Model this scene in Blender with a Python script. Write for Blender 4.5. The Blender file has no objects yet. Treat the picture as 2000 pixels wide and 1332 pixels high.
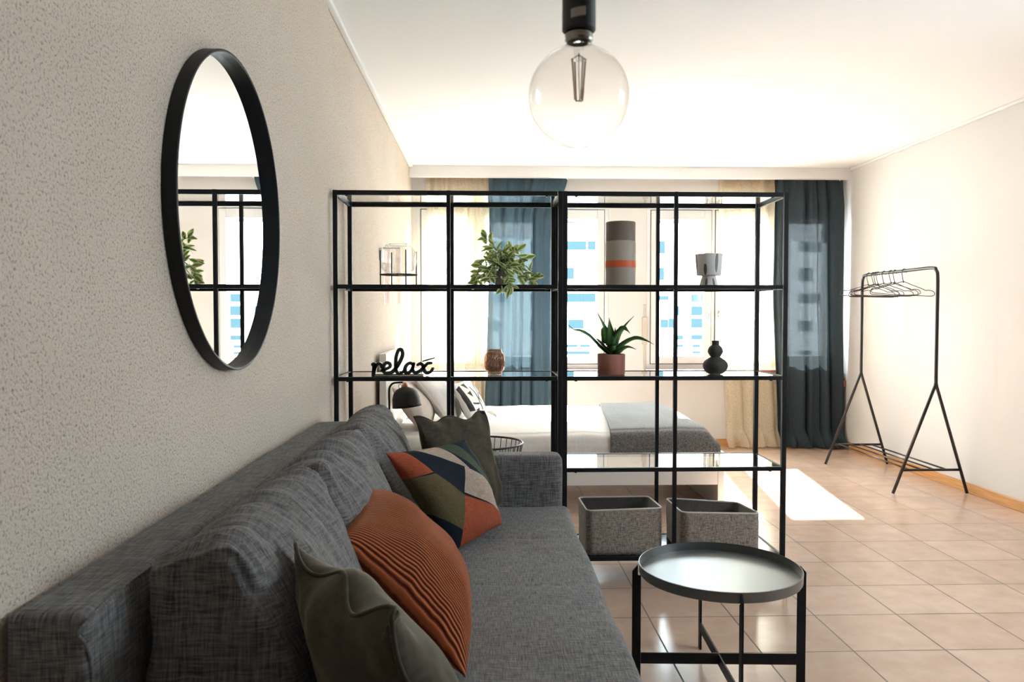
import bpy, bmesh, math, random
from mathutils import Vector, Matrix, noise

# ------------------------------------------------------------------ camera, world, sun, exposure
sc = bpy.context.scene
sc.view_settings.view_transform = 'Standard'
sc.view_settings.look = 'None'
sc.view_settings.gamma = 1.0
sc.view_settings.use_curve_mapping = False
sc.view_settings.exposure = 2.3
sc.cycles.transparent_max_bounces = 32
COL = sc.collection
V = Vector

cam_d = bpy.data.cameras.new('camera')
cam = bpy.data.objects.new('camera', cam_d); COL.objects.link(cam)
cam_d.sensor_width = 36.0
cam_d.lens = 1515.0 / 2000.0 * 36.0
cam_d.clip_start = 0.02; cam_d.clip_end = 300
_th, _ph = math.atan(50 / 1515), math.atan(47 / 1515)
cam.location = (0, 0, 1.203)
_fw = V((math.sin(_th) * math.cos(_ph), math.cos(_th) * math.cos(_ph), -math.sin(_ph)))
cam.rotation_euler = _fw.to_track_quat('-Z', 'Y').to_euler()
cam_d.dof.use_dof = True; cam_d.dof.focus_distance = 3.5; cam_d.dof.aperture_fstop = 9.0
sc.camera = cam

world = bpy.data.worlds.new('sky'); sc.world = world; world.use_nodes = True
_bg = world.node_tree.nodes['Background']
_bg.inputs[0].default_value = (0.78, 0.90, 1.0, 1); _bg.inputs[1].default_value = 6.0

_s = bpy.data.lights.new('sun', 'SUN'); _s.energy = 22.0; _s.angle = math.radians(0.6); _s.color = (1.0, 0.94, 0.86)
sun = bpy.data.objects.new('sun', _s); COL.objects.link(sun)
sun.rotation_euler = V((-0.14, -1.0, -0.764)).to_track_quat('-Z', 'Y').to_euler()
sun.location = (6, 20, 14)
for _loc, _d, _w, _h in (((.25, 7.33, 1.47), (0, -1, 0), 1.72, 1.5), ((2.36, 7.33, 1.47), (0, -1, 0), 1.74, 1.5), ((3.45, 1.875, 1.75), (-1, 0, 0), 1.25, .9)):  # last portal serves the added fill window
    _a = bpy.data.lights.new('window_portal', 'AREA'); _a.shape = 'RECTANGLE'; _a.size = _w; _a.size_y = _h; _a.cycles.is_portal = True
    _o = bpy.data.objects.new('window_portal', _a); COL.objects.link(_o); _o.location = _loc
    _o.rotation_euler = V(_d).to_track_quat('-Z', 'Z').to_euler()

# room constants
XL, XR, YB, ZC = -0.68, 3.30, 7.13, 2.545
YF = -3.2

# ------------------------------------------------------------------ materials
def mat(name, color=(.8, .8, .8), rough=.5, metal=0.0, spec=.5, **kw):
    m = bpy.data.materials.new(name); m.use_nodes = True
    b = m.node_tree.nodes['Principled BSDF']
    b.inputs['Base Color'].default_value = (*color, 1)
    b.inputs['Roughness'].default_value = rough
    b.inputs['Metallic'].default_value = metal
    b.inputs['Specular IOR Level'].default_value = spec
    for k, v in kw.items(): b.inputs[k].default_value = v
    return m
def N(m, t, **kw):
    n = m.node_tree.nodes.new(t)
    for k, v in kw.items(): setattr(n, k, v)
    return n
def L(m, a, b): m.node_tree.links.new(a, b)
def bsdf(m): return m.node_tree.nodes['Principled BSDF']
def coords(m, scale=(1, 1, 1), kind='Object', loc=(0, 0, 0), rot=(0, 0, 0)):
    tc = N(m, 'ShaderNodeTexCoord'); mp = N(m, 'ShaderNodeMapping')
    mp.inputs['Scale'].default_value = scale; mp.inputs['Location'].default_value = loc; mp.inputs['Rotation'].default_value = rot
    L(m, tc.outputs[kind], mp.inputs[0]); return mp.outputs[0]
def noise_tex(m, vec, scale, detail=3, rough=.5):
    n = N(m, 'ShaderNodeTexNoise'); n.inputs['Scale'].default_value = scale
    n.inputs['Detail'].default_value = detail; n.inputs['Roughness'].default_value = rough
    L(m, vec, n.inputs['Vector']); return n.outputs['Fac']
def ramp(m, fac, stops):
    r = N(m, 'ShaderNodeValToRGB'); L(m, fac, r.inputs[0]); e = r.color_ramp.elements
    while len(e) < len(stops): e.new(.5)
    for i, (p, c) in enumerate(stops):
        e[i].position = p; e[i].color = (*c, 1)
    return r.outputs[0]
def math_n(m, op, a, b=None, c=None):
    n = N(m, 'ShaderNodeMath', operation=op)
    for i, x in enumerate((a, b, c)):
        if x is None: continue
        if isinstance(x, (int, float)): n.inputs[i].default_value = x
        else: L(m, x, n.inputs[i])
    return n.outputs[0]
def mix_rgb(m, fac, a, b, mode='MIX'):
    n = N(m, 'ShaderNodeMix', data_type='RGBA', blend_type=mode)
    for i, x in ((0, fac), (6, a), (7, b)):
        if isinstance(x, (int, float)): n.inputs[i].default_value = x
        elif isinstance(x, tuple): n.inputs[i].default_value = (*x, 1)
        else: L(m, x, n.inputs[i])
    return n.outputs[2]
def bump(m, height, strength, dist=.01):
    b = N(m, 'ShaderNodeBump'); b.inputs['Strength'].default_value = strength; b.inputs['Distance'].default_value = dist
    L(m, height, b.inputs['Height']); L(m, b.outputs[0], bsdf(m).inputs['Normal'])

def weave(name, c1, c2, sx=260, lo=14, rough=.9, bs=.35, kind='Object', sheen=.3, contrast=(.35, .65)):
    """woven cloth: threads along the two directions of whichever way the face looks"""
    m = mat(name, c1, rough, spec=.2)
    g = N(m, 'ShaderNodeNewGeometry'); ab = N(m, 'ShaderNodeVectorMath', operation='ABSOLUTE'); L(m, g.outputs['True Normal'], ab.inputs[0])
    sp = N(m, 'ShaderNodeSeparateXYZ'); L(m, ab.outputs[0], sp.inputs[0])
    acc = None; wsum = None
    for k, scl in enumerate(((sx, lo, lo), (lo, sx, lo), (lo, lo, sx))):
        w = math_n(m, 'SUBTRACT', 1.0, sp.outputs[k])
        t_ = math_n(m, 'MULTIPLY', noise_tex(m, coords(m, scl, kind), 1, 2), w)
        acc = t_ if acc is None else math_n(m, 'ADD', acc, t_)
        wsum = w if wsum is None else math_n(m, 'ADD', wsum, w)
    s = math_n(m, 'DIVIDE', acc, wsum)
    col = ramp(m, s, [(contrast[0], c1), (contrast[1], c2)])
    L(m, col, bsdf(m).inputs['Base Color'])
    bsdf(m).inputs['Sheen Weight'].default_value = sheen
    bump(m, s, bs, .002)
    return m

M = {}
M['ceiling'] = mat('ceiling_paint', (.88, .87, .86), .9)
M['white'] = mat('white_paint', (.76, .75, .735), .6)
M['frame_white'] = mat('window_lacquer', (.70, .69, .68), .35)
M['wall_plain'] = mat('wall_paint', (.66, .63, .60), .9)
M['wall_low_bounce'] = mat('low_bounce_wall', (.16, .14, .12), .9)  # for the unseen front wall, darkened to cut bounce light
bump(M['wall_plain'], noise_tex(M['wall_plain'], coords(M['wall_plain']), 60, 4), .15, .004)

m = M['stucco'] = mat('stucco', (.62, .55, .47), .95, spec=.2)
v = coords(m)
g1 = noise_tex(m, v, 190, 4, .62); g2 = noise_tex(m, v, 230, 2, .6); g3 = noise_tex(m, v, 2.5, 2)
vo = N(m, 'ShaderNodeTexVoronoi'); vo.inputs['Scale'].default_value = 120; L(m, v, vo.inputs['Vector'])
h = math_n(m, 'ADD', math_n(m, 'MULTIPLY', g1, 1.2), math_n(m, 'MULTIPLY', vo.outputs['Distance'], .35))
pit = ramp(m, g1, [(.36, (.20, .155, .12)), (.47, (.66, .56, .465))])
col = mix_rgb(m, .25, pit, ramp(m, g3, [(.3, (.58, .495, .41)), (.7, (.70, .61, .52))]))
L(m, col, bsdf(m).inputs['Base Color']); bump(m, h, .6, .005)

m = M['tile'] = mat('terracotta_tile', (.6, .4, .3), .3)
br = N(m, 'ShaderNodeTexBrick'); br.offset = 0; br.squash = 1
L(m, coords(m, loc=(-.313, -.027, 0)), br.inputs['Vector'])
for k, x in (('Scale', 1), ('Mortar Size', .0032), ('Mortar Smooth', .15), ('Bias', 0), ('Brick Width', .336), ('Row Height', .336)): br.inputs[k].default_value = x
br.inputs['Color1'].default_value = (.60, .42, .32, 1); br.inputs['Color2'].default_value = (.67, .48, .375, 1)
br.inputs['Mortar'].default_value = (.17, .13, .11, 1)
nz = noise_tex(m, coords(m), 9, 5, .6)
col = mix_rgb(m, .55, br.outputs['Color'], ramp(m, nz, [(.3, (.78, .72, .68)), (.7, (1, 1, 1))]), 'MULTIPLY')
L(m, col, bsdf(m).inputs['Base Color'])
L(m, math_n(m, 'ADD', math_n(m, 'MULTIPLY', br.outputs['Fac'], .4), math_n(m, 'MULTIPLY_ADD', nz, .08, .17)), bsdf(m).inputs['Roughness'])
bump(m, math_n(m, 'SUBTRACT', math_n(m, 'MULTIPLY', nz, .06), br.outputs['Fac']), .35, .002)

m = M['wood'] = mat('beech_skirting', (.60, .30, .11), .4)
L(m, ramp(m, noise_tex(m, coords(m, (3, 3, 60)), 2, 4), [(.3, (.50, .24, .08)), (.7, (.68, .36, .14))]), bsdf(m).inputs['Base Color'])
M['sillwood'] = mat('sill_wood', (.28, .12, .09), .4)
M['black'] = mat('black_powder_coat', (.007, .007, .008), .5, spec=.28)
M['blackgloss'] = mat('black_brown_board', (.012, .010, .010), .12)
M['gunmetal'] = mat('dark_bulb_socket', (.012, .012, .012), .5)
M['cap'] = mat('bulb_screw_base', (.30, .28, .24), .25, .9)
M['rackmetal'] = mat('black_rack_tube', (.02, .015, .017), .35)
M['copper'] = mat('copper_neck', (.70, .38, .26), .35, .5)
M['tray'] = mat('tray_black', (.06, .065, .064), .36, spec=1.0, **{'Coat Weight': .6, 'Coat Roughness': .38})
M['sofa'] = weave('grey_sofa_fabric', (.058, .054, .054), (.235, .220, .213), 330, 26, bs=.4, sheen=.12, contrast=(.36, .64))
M['basket'] = weave('taupe_basket_fabric', (.10, .08, .066), (.47, .395, .34), 420, 45, bs=.4, contrast=(.36, .64))
M['basket_in'] = weave('basket_lining', (.10, .08, .075), (.16, .13, .12), 300, 30)
M['piping'] = mat('light_piping', (.55, .51, .47), .7)
M['olive'] = weave('olive_velvet', (.042, .033, .021), (.068, .055, .036), 90, 30, rough=.75, bs=.1, sheen=.45)
bsdf(M['olive']).inputs['Sheen Tint'].default_value = (.75, .68, .5, 1); bsdf(M['olive']).inputs['Sheen Roughness'].default_value = .35
M['linen'] = weave('white_bed_linen', (.74, .70, .66), (.82, .79, .75), 120, 20, bs=.08, sheen=.1)
M['sham'] = weave('oatmeal_pillowcase', (.60, .52, .46), (.68, .61, .55), 120, 20, bs=.08, sheen=.1)
M['throw'] = weave('charcoal_wool_throw', (.05, .047, .046), (.25, .23, .215), 420, 90, bs=.6, contrast=(.38, .62))
M['rail'] = mat('white_bed_lacquer', (.80, .77, .73), .3)
M['soil'] = mat('potting_soil', (.03, .022, .016), 1)
M['terracotta'] = mat('terracotta_pot', (.33, .125, .085), .7)
M['gourd'] = mat('matt_charcoal_ceramic', (.035, .033, .028), .75)
M['sage'] = mat('sign_side', (.03, .04, .035), .55)
M['sticker'] = mat('sticker_paper', (.35, .32, .29), .6)
M['steel'] = mat('steel_eyelet', (.6, .58, .55), .3, 1)
M['facade'] = mat('render_facade', (.85, .85, .83), .9)
M['facade_glass'] = mat('facade_window', (.021, .036, .040), .9, spec=0.0)
M['street'] = mat('street', (.55, .55, .55), .9)
M['gap_shade'] = mat('sash_gap_shade', (.03, .03, .03), .8)  # near-black colour that paints in the shade of the sash gaps
M['strap'] = mat('strap_webbing', (.55, .48, .40), .9)
M['tassel'] = mat('tassel_yarn', (.03, .03, .03), .9)
M['tassel_w'] = mat('tassel_yarn_cream', (.75, .70, .62), .9)
M['filament'] = mat('filament_strip', (.75, .55, .38), .5)

def thin_glass(name, tint=(.97, .99, .99), gloss=1.0, rough=0.0, ior=1.45):
    m = bpy.data.materials.new(name); m.use_nodes = True
    nt = m.node_tree; nt.nodes.clear()
    out = N(m, 'ShaderNodeOutputMaterial'); mx = N(m, 'ShaderNodeMixShader')
    tr = N(m, 'ShaderNodeBsdfTransparent'); gl = N(m, 'ShaderNodeBsdfGlossy'); fr = N(m, 'ShaderNodeLayerWeight')
    tr.inputs[0].default_value = (*tint, 1); gl.inputs['Roughness'].default_value = rough
    fr.inputs[0].default_value = .5
    f5 = math_n(m, 'MULTIPLY_ADD', math_n(m, 'POWER', fr.outputs['Facing'], 4.5), .95, .04)
    L(m, math_n(m, 'MINIMUM', math_n(m, 'MULTIPLY', f5, gloss), 1.0), mx.inputs[0])
    L(m, tr.outputs[0], mx.inputs[1]); L(m, gl.outputs[0], mx.inputs[2]); L(m, mx.outputs[0], out.inputs[0])
    return m
M['pane'] = thin_glass('window_pane', (.96, .985, .985), .6)
M['shelf_glass'] = thin_glass('clear_shelf_glass', (.93, .965, .955), 1.3, 0.0, 1.5)
M['bulb_glass'] = thin_glass('smoked_bulb_glass', (.93, .915, .905), 1.0, 0.0, 1.5)
M['jar_clear'] = thin_glass('clear_blown_glass', (.965, .972, .97), 1.3)
M['rose_glass'] = thin_glass('rose_tube_glass', (.985, .955, .955), 1.0)

m = M['amber'] = thin_glass('amber_ribbed_glass', (.90, .70, .60), 1.3, .05)
gl = [n for n in m.node_tree.nodes if n.type == 'BSDF_GLOSSY'][0]
tr = [n for n in m.node_tree.nodes if n.type == 'BSDF_TRANSPARENT'][0]
v = coords(m)
wv = N(m, 'ShaderNodeTexNoise'); wv.inputs['Scale'].default_value = 300; L(m, v, wv.inputs['Vector'])
L(m, ramp(m, wv.outputs['Fac'], [(.38, (.62, .38, .28)), (.62, (1.0, .88, .78))]), tr.inputs[0])

def cloth(name, color, trans, transp, c2=None, sc_=500):
    """hanging cloth: diffuse + translucent + a share of open weave"""
    m = bpy.data.materials.new(name); m.use_nodes = True
    m.node_tree.nodes.clear()
    out = N(m, 'ShaderNodeOutputMaterial')
    d = N(m, 'ShaderNodeBsdfDiffuse'); t = N(m, 'ShaderNodeBsdfTranslucent'); tp = N(m, 'ShaderNodeBsdfTransparent')
    a = noise_tex(m, coords(m, (sc_, 60, 60)), 1, 2); b = noise_tex(m, coords(m, (60, 60, sc_)), 1, 2)
    s = math_n(m, 'MULTIPLY', math_n(m, 'ADD', a, b), .5)
    c2 = c2 or tuple(x * .7 for x in color)
    col = ramp(m, s, [(.35, c2), (.65, color)])
    L(m, col, d.inputs[0]); L(m, col, t.inputs[0])
    m1 = N(m, 'ShaderNodeMixShader'); m1.inputs[0].default_value = trans
    L(m, d.outputs[0], m1.inputs[1]); L(m, t.outputs[0], m1.inputs[2])
    m2 = N(m, 'ShaderNodeMixShader')
    f = math_n(m, 'MULTIPLY', ramp(m, s, [(.35, (1, 1, 1)), (.65, (.35, .35, .35))]), transp * 1.45)
    L(m, f, m2.inputs[0]); L(m, m1.outputs[0], m2.inputs[1]); L(m, tp.outputs[0], m2.inputs[2])
    L(m, m2.outputs[0], out.inputs[0]); return m
M['drape'] = cloth('slate_blue_drape', (.064, .100, .125), .10, .010, (.05, .08, .10))
M['drape_shaded'] = cloth('shaded_slate_drape', (.048, .062, .070), .10, .010, (.036, .047, .054))  # same cloth as the left drape, its shade put into a darker colour
M['sheer'] = cloth('cream_sheer', (.80, .70, .52), .38, .30, (.74, .64, .47))
M['sheer_band'] = cloth('sheer_heading', (.72, .58, .42), .35, .05)

m = M['cord'] = mat('rust_corduroy', (.42, .09, .03), .8, spec=.2)
w = N(m, 'ShaderNodeTexWave'); w.wave_type = 'BANDS'; w.bands_direction = 'X'; w.inputs['Scale'].default_value = 19
w.inputs['Distortion'].default_value = .5; w.inputs['Detail'].default_value = 1
L(m, coords(m, kind='UV'), w.inputs['Vector'])
L(m, ramp(m, w.outputs['Fac'], [(.15, (.14, .022, .008)), (.6, (.56, .150, .055))]), bsdf(m).inputs['Base Color'])
bsdf(m).inputs['Sheen Weight'].default_value = .7; bsdf(m).inputs['Sheen Tint'].default_value = (1, .45, .25, 1); bsdf(m).inputs['Sheen Roughness'].default_value = .35
bump(m, w.outputs['Fac'], .8, .006)

def poly_mask(m, uv, pts):
    """1 inside a convex polygon of the UV square"""
    cx = sum(p[0] for p in pts) / len(pts); cy = sum(p[1] for p in pts) / len(pts)
    acc = None
    for i in range(len(pts)):
        (x0, y0), (x1, y1) = pts[i], pts[(i + 1) % len(pts)]
        a, b = y1 - y0, -(x1 - x0); c = -(a * x0 + b * y0)
        if a * cx + b * cy + c < 0: a, b, c = -a, -b, -c
        d = N(m, 'ShaderNodeVectorMath', operation='DOT_PRODUCT'); L(m, uv, d.inputs[0]); d.inputs[1].default_value = (a, b, 0)
        s = math_n(m, 'GREATER_THAN', math_n(m, 'ADD', d.outputs['Value'], c), 0.0)
        acc = s if acc is None else math_n(m, 'MULTIPLY', acc, s)
    return acc
m = M['patch'] = mat('geometric_patchwork', (.3, .2, .1), .85, spec=.25)
uv = coords(m, kind='UV')
NAVY, CREAM, TAN, RUST, GREEN = (.006, .011, .019), (.50, .38, .30), (.135, .100, .045), (.40, .085, .035), (.060, .085, .050)
col = NAVY
for pts, c in (([(.30, 0), (.275, -.1), (.55, -.1), (.575, 0), (.775, .375), (.60, .24)], CREAM), ([(.60, .24), (.775, .375), (.90, .60), (.95, .85), (.81, .75), (.41, .5)], CREAM),
               ([(.55, -.1), (1.1, -.1), (1.1, .9), (.95, .85), (.90, .60), (.775, .375), (.575, 0)], GREEN),
               ([(-.1, -.1), (.14, -.1), (.225, .225), (0, .24), (-.1, .24)], RUST),
               ([(-.1, .24), (0, .24), (.225, .225), (.41, .50), (.19, .81), (0, .60), (-.1, .48)], TAN),
               ([(.41, .5), (.81, .75), (1.1, .93), (1.1, 1.1), (.05, 1.1), (.19, .81)], RUST)):
    col = mix_rgb(m, poly_mask(m, uv, pts), col, c)
wn = math_n(m, 'MULTIPLY', math_n(m, 'ADD', noise_tex(m, coords(m, (12, 200, 12), 'UV'), 1), noise_tex(m, coords(m, (200, 12, 12), 'UV'), 1)), .5)
col = mix_rgb(m, .9, col, ramp(m, wn, [(.35, (.45,) * 3), (.6, (1.0,) * 3)]), 'MULTIPLY')
L(m, col, bsdf(m).inputs['Base Color']); bump(m, wn, .3, .002)

m = M['ethnic'] = mat('black_white_pattern_cloth', (.8, .77, .72), .9)
uv = coords(m, kind='UV')
col = (.78, .74, .68)
BK = (.02, .02, .022)
for pts in ([(.02, .15), (.16, .10), (.20, .75), (.04, .72)], [(.22, .10), (.42, .08), (.40, .26)], [(.24, .33), (.40, .30), (.36, .46)],
            [(.24, .56), (.50, .62), (.50, .66), (.24, .60)], [(.50, .2), (.54, .2), (.56, .8), (.52, .8)], [(.56, .5), (.85, .12), (.88, .15), (.58, .54)],
            [(.56, .5), (.86, .82), (.83, .85), (.55, .54)], [(.24, .74), (.42, .72), (.36, .90)], [(.7, .42), (.9, .34), (.9, .58)]):
    col = mix_rgb(m, poly_mask(m, uv, pts), col, BK)
L(m, col, bsdf(m).inputs['Base Color'])

m = M['variegated'] = mat('variegated_leaf', (.2, .4, .1), .45, spec=.3)
sx = N(m, 'ShaderNodeSeparateXYZ'); L(m, coords(m, kind='UV'), sx.inputs[0])
e = math_n(m, 'ABSOLUTE', math_n(m, 'SUBTRACT', sx.outputs[0], .5))
L(m, ramp(m, math_n(m, 'ADD', e, math_n(m, 'MULTIPLY', math_n(m, 'SUBTRACT', noise_tex(m, coords(m), 60), .5), .2)),
          [(.10, (.15, .27, .06)), (.22, (.24, .36, .08)), (.32, (.75, .74, .45))]), bsdf(m).inputs['Base Color'])
bsdf(m).inputs['Transmission Weight'].default_value = 0
_t = N(m, 'ShaderNodeBsdfTranslucent'); _x = N(m, 'ShaderNodeMixShader'); _x.inputs[0].default_value = .45
_c = bsdf(m).inputs['Base Color'].links[0].from_socket; L(m, _c, _t.inputs[0])
L(m, bsdf(m).outputs[0], _x.inputs[1]); L(m, _t.outputs[0], _x.inputs[2]); L(m, _x.outputs[0], m.node_tree.nodes['Material Output'].inputs[0])
m = M['agave'] = mat('agave_leaf', (.05, .13, .04), .45, spec=.4)
sx = N(m, 'ShaderNodeSeparateXYZ'); L(m, coords(m, kind='UV'), sx.inputs[0])
e = math_n(m, 'ABSOLUTE', math_n(m, 'SUBTRACT', sx.outputs[0], .5))
L(m, ramp(m, e, [(.05, (.10, .26, .05)), (.30, (.035, .11, .035)), (.46, (.03, .07, .03))]), bsdf(m).inputs['Base Color'])
M['stem'] = mat('plant_stem', (.12, .14, .05), .6)

m = M['band_vase'] = mat('banded_vase_glaze', (.4, .35, .3), .45)
sx = N(m, 'ShaderNodeSeparateXYZ'); L(m, coords(m), sx.inputs[0])
L(m, ramp(m, math_n(m, 'MULTIPLY', sx.outputs[2], 1 / .30), [(.0, (.42, .36, .30))]), bsdf(m).inputs['Base Color'])
r_ = [n for n in m.node_tree.nodes if n.type == 'VALTORGB'][0]; r_.color_ramp.interpolation = 'CONSTANT'
els = r_.color_ramp.elements
for e_ in list(els)[1:]: els.remove(e_)
for p_, c_ in ((.285, (.75, .13, .04)), (.385, (.42, .36, .30)), (.685, (.20, .155, .125))):
    e_ = els.new(p_); e_.color = (*c_, 1)

m = M['spotpot'] = mat('white_glaze_with_dark_ovals', (.62, .59, .56), .5)
tc = coords(m)
sx = N(m, 'ShaderNodeSeparateXYZ'); L(m, tc, sx.inputs[0])
ang = math_n(m, 'ARCTAN2', sx.outputs[1], sx.outputs[0])
cell = math_n(m, 'SUBTRACT', math_n(m, 'FRACT', math_n(m, 'ADD', math_n(m, 'MULTIPLY', ang, 7 / (2 * math.pi)), .15)), .5)
par = math_n(m, 'SIGN', math_n(m, 'SINE', math_n(m, 'MULTIPLY_ADD', ang, 3.5, .15 * math.pi)))
zc_ = math_n(m, 'MULTIPLY_ADD', par, .016, .092)
dz = math_n(m, 'DIVIDE', math_n(m, 'SUBTRACT', sx.outputs[2], zc_), math_n(m, 'MULTIPLY_ADD', par, .010, .036))
d2 = math_n(m, 'ADD', math_n(m, 'POWER', math_n(m, 'DIVIDE', cell, .15), 2.0), math_n(m, 'MULTIPLY', dz, dz))
dz2 = math_n(m, 'DIVIDE', math_n(m, 'SUBTRACT', sx.outputs[2], .018), .02)
d3 = math_n(m, 'ADD', math_n(m, 'POWER', math_n(m, 'DIVIDE', cell, .17), 2.0), math_n(m, 'MULTIPLY', dz2, dz2))
ins = math_n(m, 'LESS_THAN', math_n(m, 'MINIMUM', d2, d3), 1.0)
L(m, mix_rgb(m, ins, (.60, .57, .55), (.10, .095, .09)), bsdf(m).inputs['Base Color'])

m = M['mirror'] = mat('silvered_mirror', (.93, .94, .94), .0, 1.0)

# ------------------------------------------------------------------ geometry helpers
class MB:
    def __init__(self): self.v = []; self.f = []; self.uv = {}; self.mi = []
    def add(self, vs, fs, uvs=None, mi=0):
        o = len(self.v); self.v += [tuple(p) for p in vs]
        for i, f in enumerate(fs):
            if uvs is not None: self.uv[len(self.f)] = [uvs[k] for k in f]
            self.f.append(tuple(k + o for k in f)); self.mi.append(mi)
        return self
    def box(self, x0, x1, y0, y1, z0, z1):
        vs = [(x, y, z) for x in (x0, x1) for y in (y0, y1) for z in (z0, z1)]
        return self.add(vs, [(0, 1, 3, 2), (4, 6, 7, 5), (0, 4, 5, 1), (2, 3, 7, 6), (0, 2, 6, 4), (1, 5, 7, 3)])
    def tube(self, pts, r, n=10, closed=False, caps=True):
        pts = [V(p) for p in pts]; k = len(pts)
        rs = r if isinstance(r, (list, tuple)) else [r] * k
        tans = []
        for i in range(k):
            a = pts[i - 1] if (i > 0 or closed) else pts[0]
            b = pts[(i + 1) % k] if (i < k - 1 or closed) else pts[-1]
            t = (b - a); tans.append(t.normalized() if t.length > 1e-9 else V((0, 0, 1)))
        ref = V((0, 0, 1)) if abs(tans[0].z) < .9 else V((1, 0, 0))
        nrm = (ref - tans[0] * ref.dot(tans[0])).normalized()
        vs = []
        for i in range(k):
            nrm = (nrm - tans[i] * nrm.dot(tans[i])).normalized()
            bi = tans[i].cross(nrm)
            for j in range(n):
                a = 2 * math.pi * j / n
                vs.append(pts[i] + (nrm * math.cos(a) + bi * math.sin(a)) * rs[i])
        fs = []
        for i in range(k if closed else k - 1):
            for j in range(n):
                a, b = i * n + j, i * n + (j + 1) % n
                c, d = ((i + 1) % k) * n + (j + 1) % n, ((i + 1) % k) * n + j
                fs.append((a, b, c, d))
        if caps and not closed:
            fs.append(tuple(range(n - 1, -1, -1))); fs.append(tuple((k - 1) * n + j for j in range(n)))
        return self.add(vs, fs)
    def lathe(self, prof, n=48, c=(0, 0, 0), axis='Z', rib=0, ribn=24):
        vs = []
        for (r, z) in prof:
            for j in range(n):
                a = 2 * math.pi * j / n
                rr = r * (1 + rib * math.cos(a * ribn)) if r > .001 else r
                x, y = rr * math.cos(a), rr * math.sin(a)
                p = (x, y, z) if axis == 'Z' else ((z, x, y) if axis == 'X' else (x, z, y))
                vs.append((p[0] + c[0], p[1] + c[1], p[2] + c[2]))
        fs = []
        for i in range(len(prof) - 1):
            for j in range(n):
                fs.append((i * n + j, i * n + (j + 1) % n, (i + 1) * n + (j + 1) % n, (i + 1) * n + j))
        return self.add(vs, fs)
    def bar(self, a, b, w, h, up=(0, 0, 1)):
        """rectangular bar from a to b, w across, h along up"""
        a, b = V(a), V(b); t = (b - a).normalized(); u = V(up); u = (u - t * u.dot(t)).normalized(); s = t.cross(u)
        vs = [p + s * (w / 2 * i) + u * (h / 2 * j) for p in (a, b) for (i, j) in ((-1, -1), (1, -1), (1, 1), (-1, 1))]
        return self.add(vs, [(0, 3, 2, 1), (4, 5, 6, 7), (0, 1, 5, 4), (1, 2, 6, 5), (2, 3, 7, 6), (3, 0, 4, 7)])
    def build(self, name, material, parent=None, smooth=False, bevel=0, seg=2, sub=0, weld=False, org=None):
        me = bpy.data.meshes.new(name); me.from_pydata(self.v, [], self.f); me.update()
        if self.uv:
            ul = me.uv_layers.new(name='UVMap')
            for p in me.polygons:
                u = self.uv.get(p.index)
                if u:
                    for li, q in zip(p.loop_indices, u): ul.data[li].uv = q
        mats = material if isinstance(material, (list, tuple)) else [material]
        for mm in mats: me.materials.append(mm)
        if len(mats) > 1:
            for p, k in zip(me.polygons, self.mi): p.material_index = k
        bm = bmesh.new(); bm.from_mesh(me)
        if weld: bmesh.ops.remove_doubles(bm, verts=bm.verts, dist=1e-5)
        bmesh.ops.recalc_face_normals(bm, faces=bm.faces)
        bm.to_mesh(me); bm.free()
        if smooth:
            for p in me.polygons: p.use_smooth = True
        if org is not None:
            me.transform(Matrix.Translation(-V(org)))
        o = bpy.data.objects.new(name, me); COL.objects.link(o)
        if org is not None: o.location = org
        if bevel:
            b = o.modifiers.new('bevel', 'BEVEL'); b.width = bevel; b.segments = seg; b.limit_method = 'ANGLE'; b.angle_limit = .6
            if not smooth:
                for p in me.polygons: p.use_smooth = False
        if sub:
            s = o.modifiers.new('sub', 'SUBSURF'); s.levels = sub; s.render_levels = sub
        if parent is not None:
            o.parent = parent
            if org is None and parent.location.length > 0 or org is not None:
                o.matrix_parent_inverse = Matrix.Translation(-V(parent.location)) if parent.rotation_euler.to_matrix().is_identity else parent.matrix_basis.inverted()
        return o
I3 = Matrix.Identity(3)
def _isid(self): return all(abs(self[i][j] - I3[i][j]) < 1e-6 for i in range(3) for j in range(3))
def fix_parent(o, parent):
    o.parent = parent; o.matrix_parent_inverse = parent.matrix_basis.inverted()

def build(mb, name, material, parent=None, **kw):
    """mesh in world coordinates (unless the thing is built at the origin), parented without moving"""
    org = kw.pop('org', None)
    o = MB.build(mb, name, material, None, org=org, **kw)
    if parent is not None: fix_parent(o, parent)
    return o
def tag(o, label, cat, group=None):
    o['label'] = label; o['category'] = cat
    if group: o['group'] = group
    return o
def thing(name, label, cat, loc=(0, 0, 0), group=None):
    o = bpy.data.objects.new(name, None); o.empty_display_size = .05; COL.objects.link(o); o.location = loc
    return tag(o, label, cat, group)
def struct(mb, name, material, parent=None, **kw):
    o = build(mb, name, material, parent, **kw); o['kind'] = 'structure'; return o
def copy_tree(src, move, label=None, group=None):
    """copy a thing and its parts, shifted by a vector"""
    r = src.copy(); COL.objects.link(r); r.location = V(src.location) + V(move)
    if label: r['label'] = label
    if group: r['group'] = group
    for ch in [o for o in bpy.data.objects if o.parent == src]:
        c = ch.copy(); COL.objects.link(c); c.parent = r
        for g in [o for o in bpy.data.objects if o.parent == ch]:
            d = g.copy(); COL.objects.link(d); d.parent = c
    return r
def smoothstep(a, b, x):
    t = max(0, min(1, (x - a) / (b - a))); return t * t * (3 - 2 * t)
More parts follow.
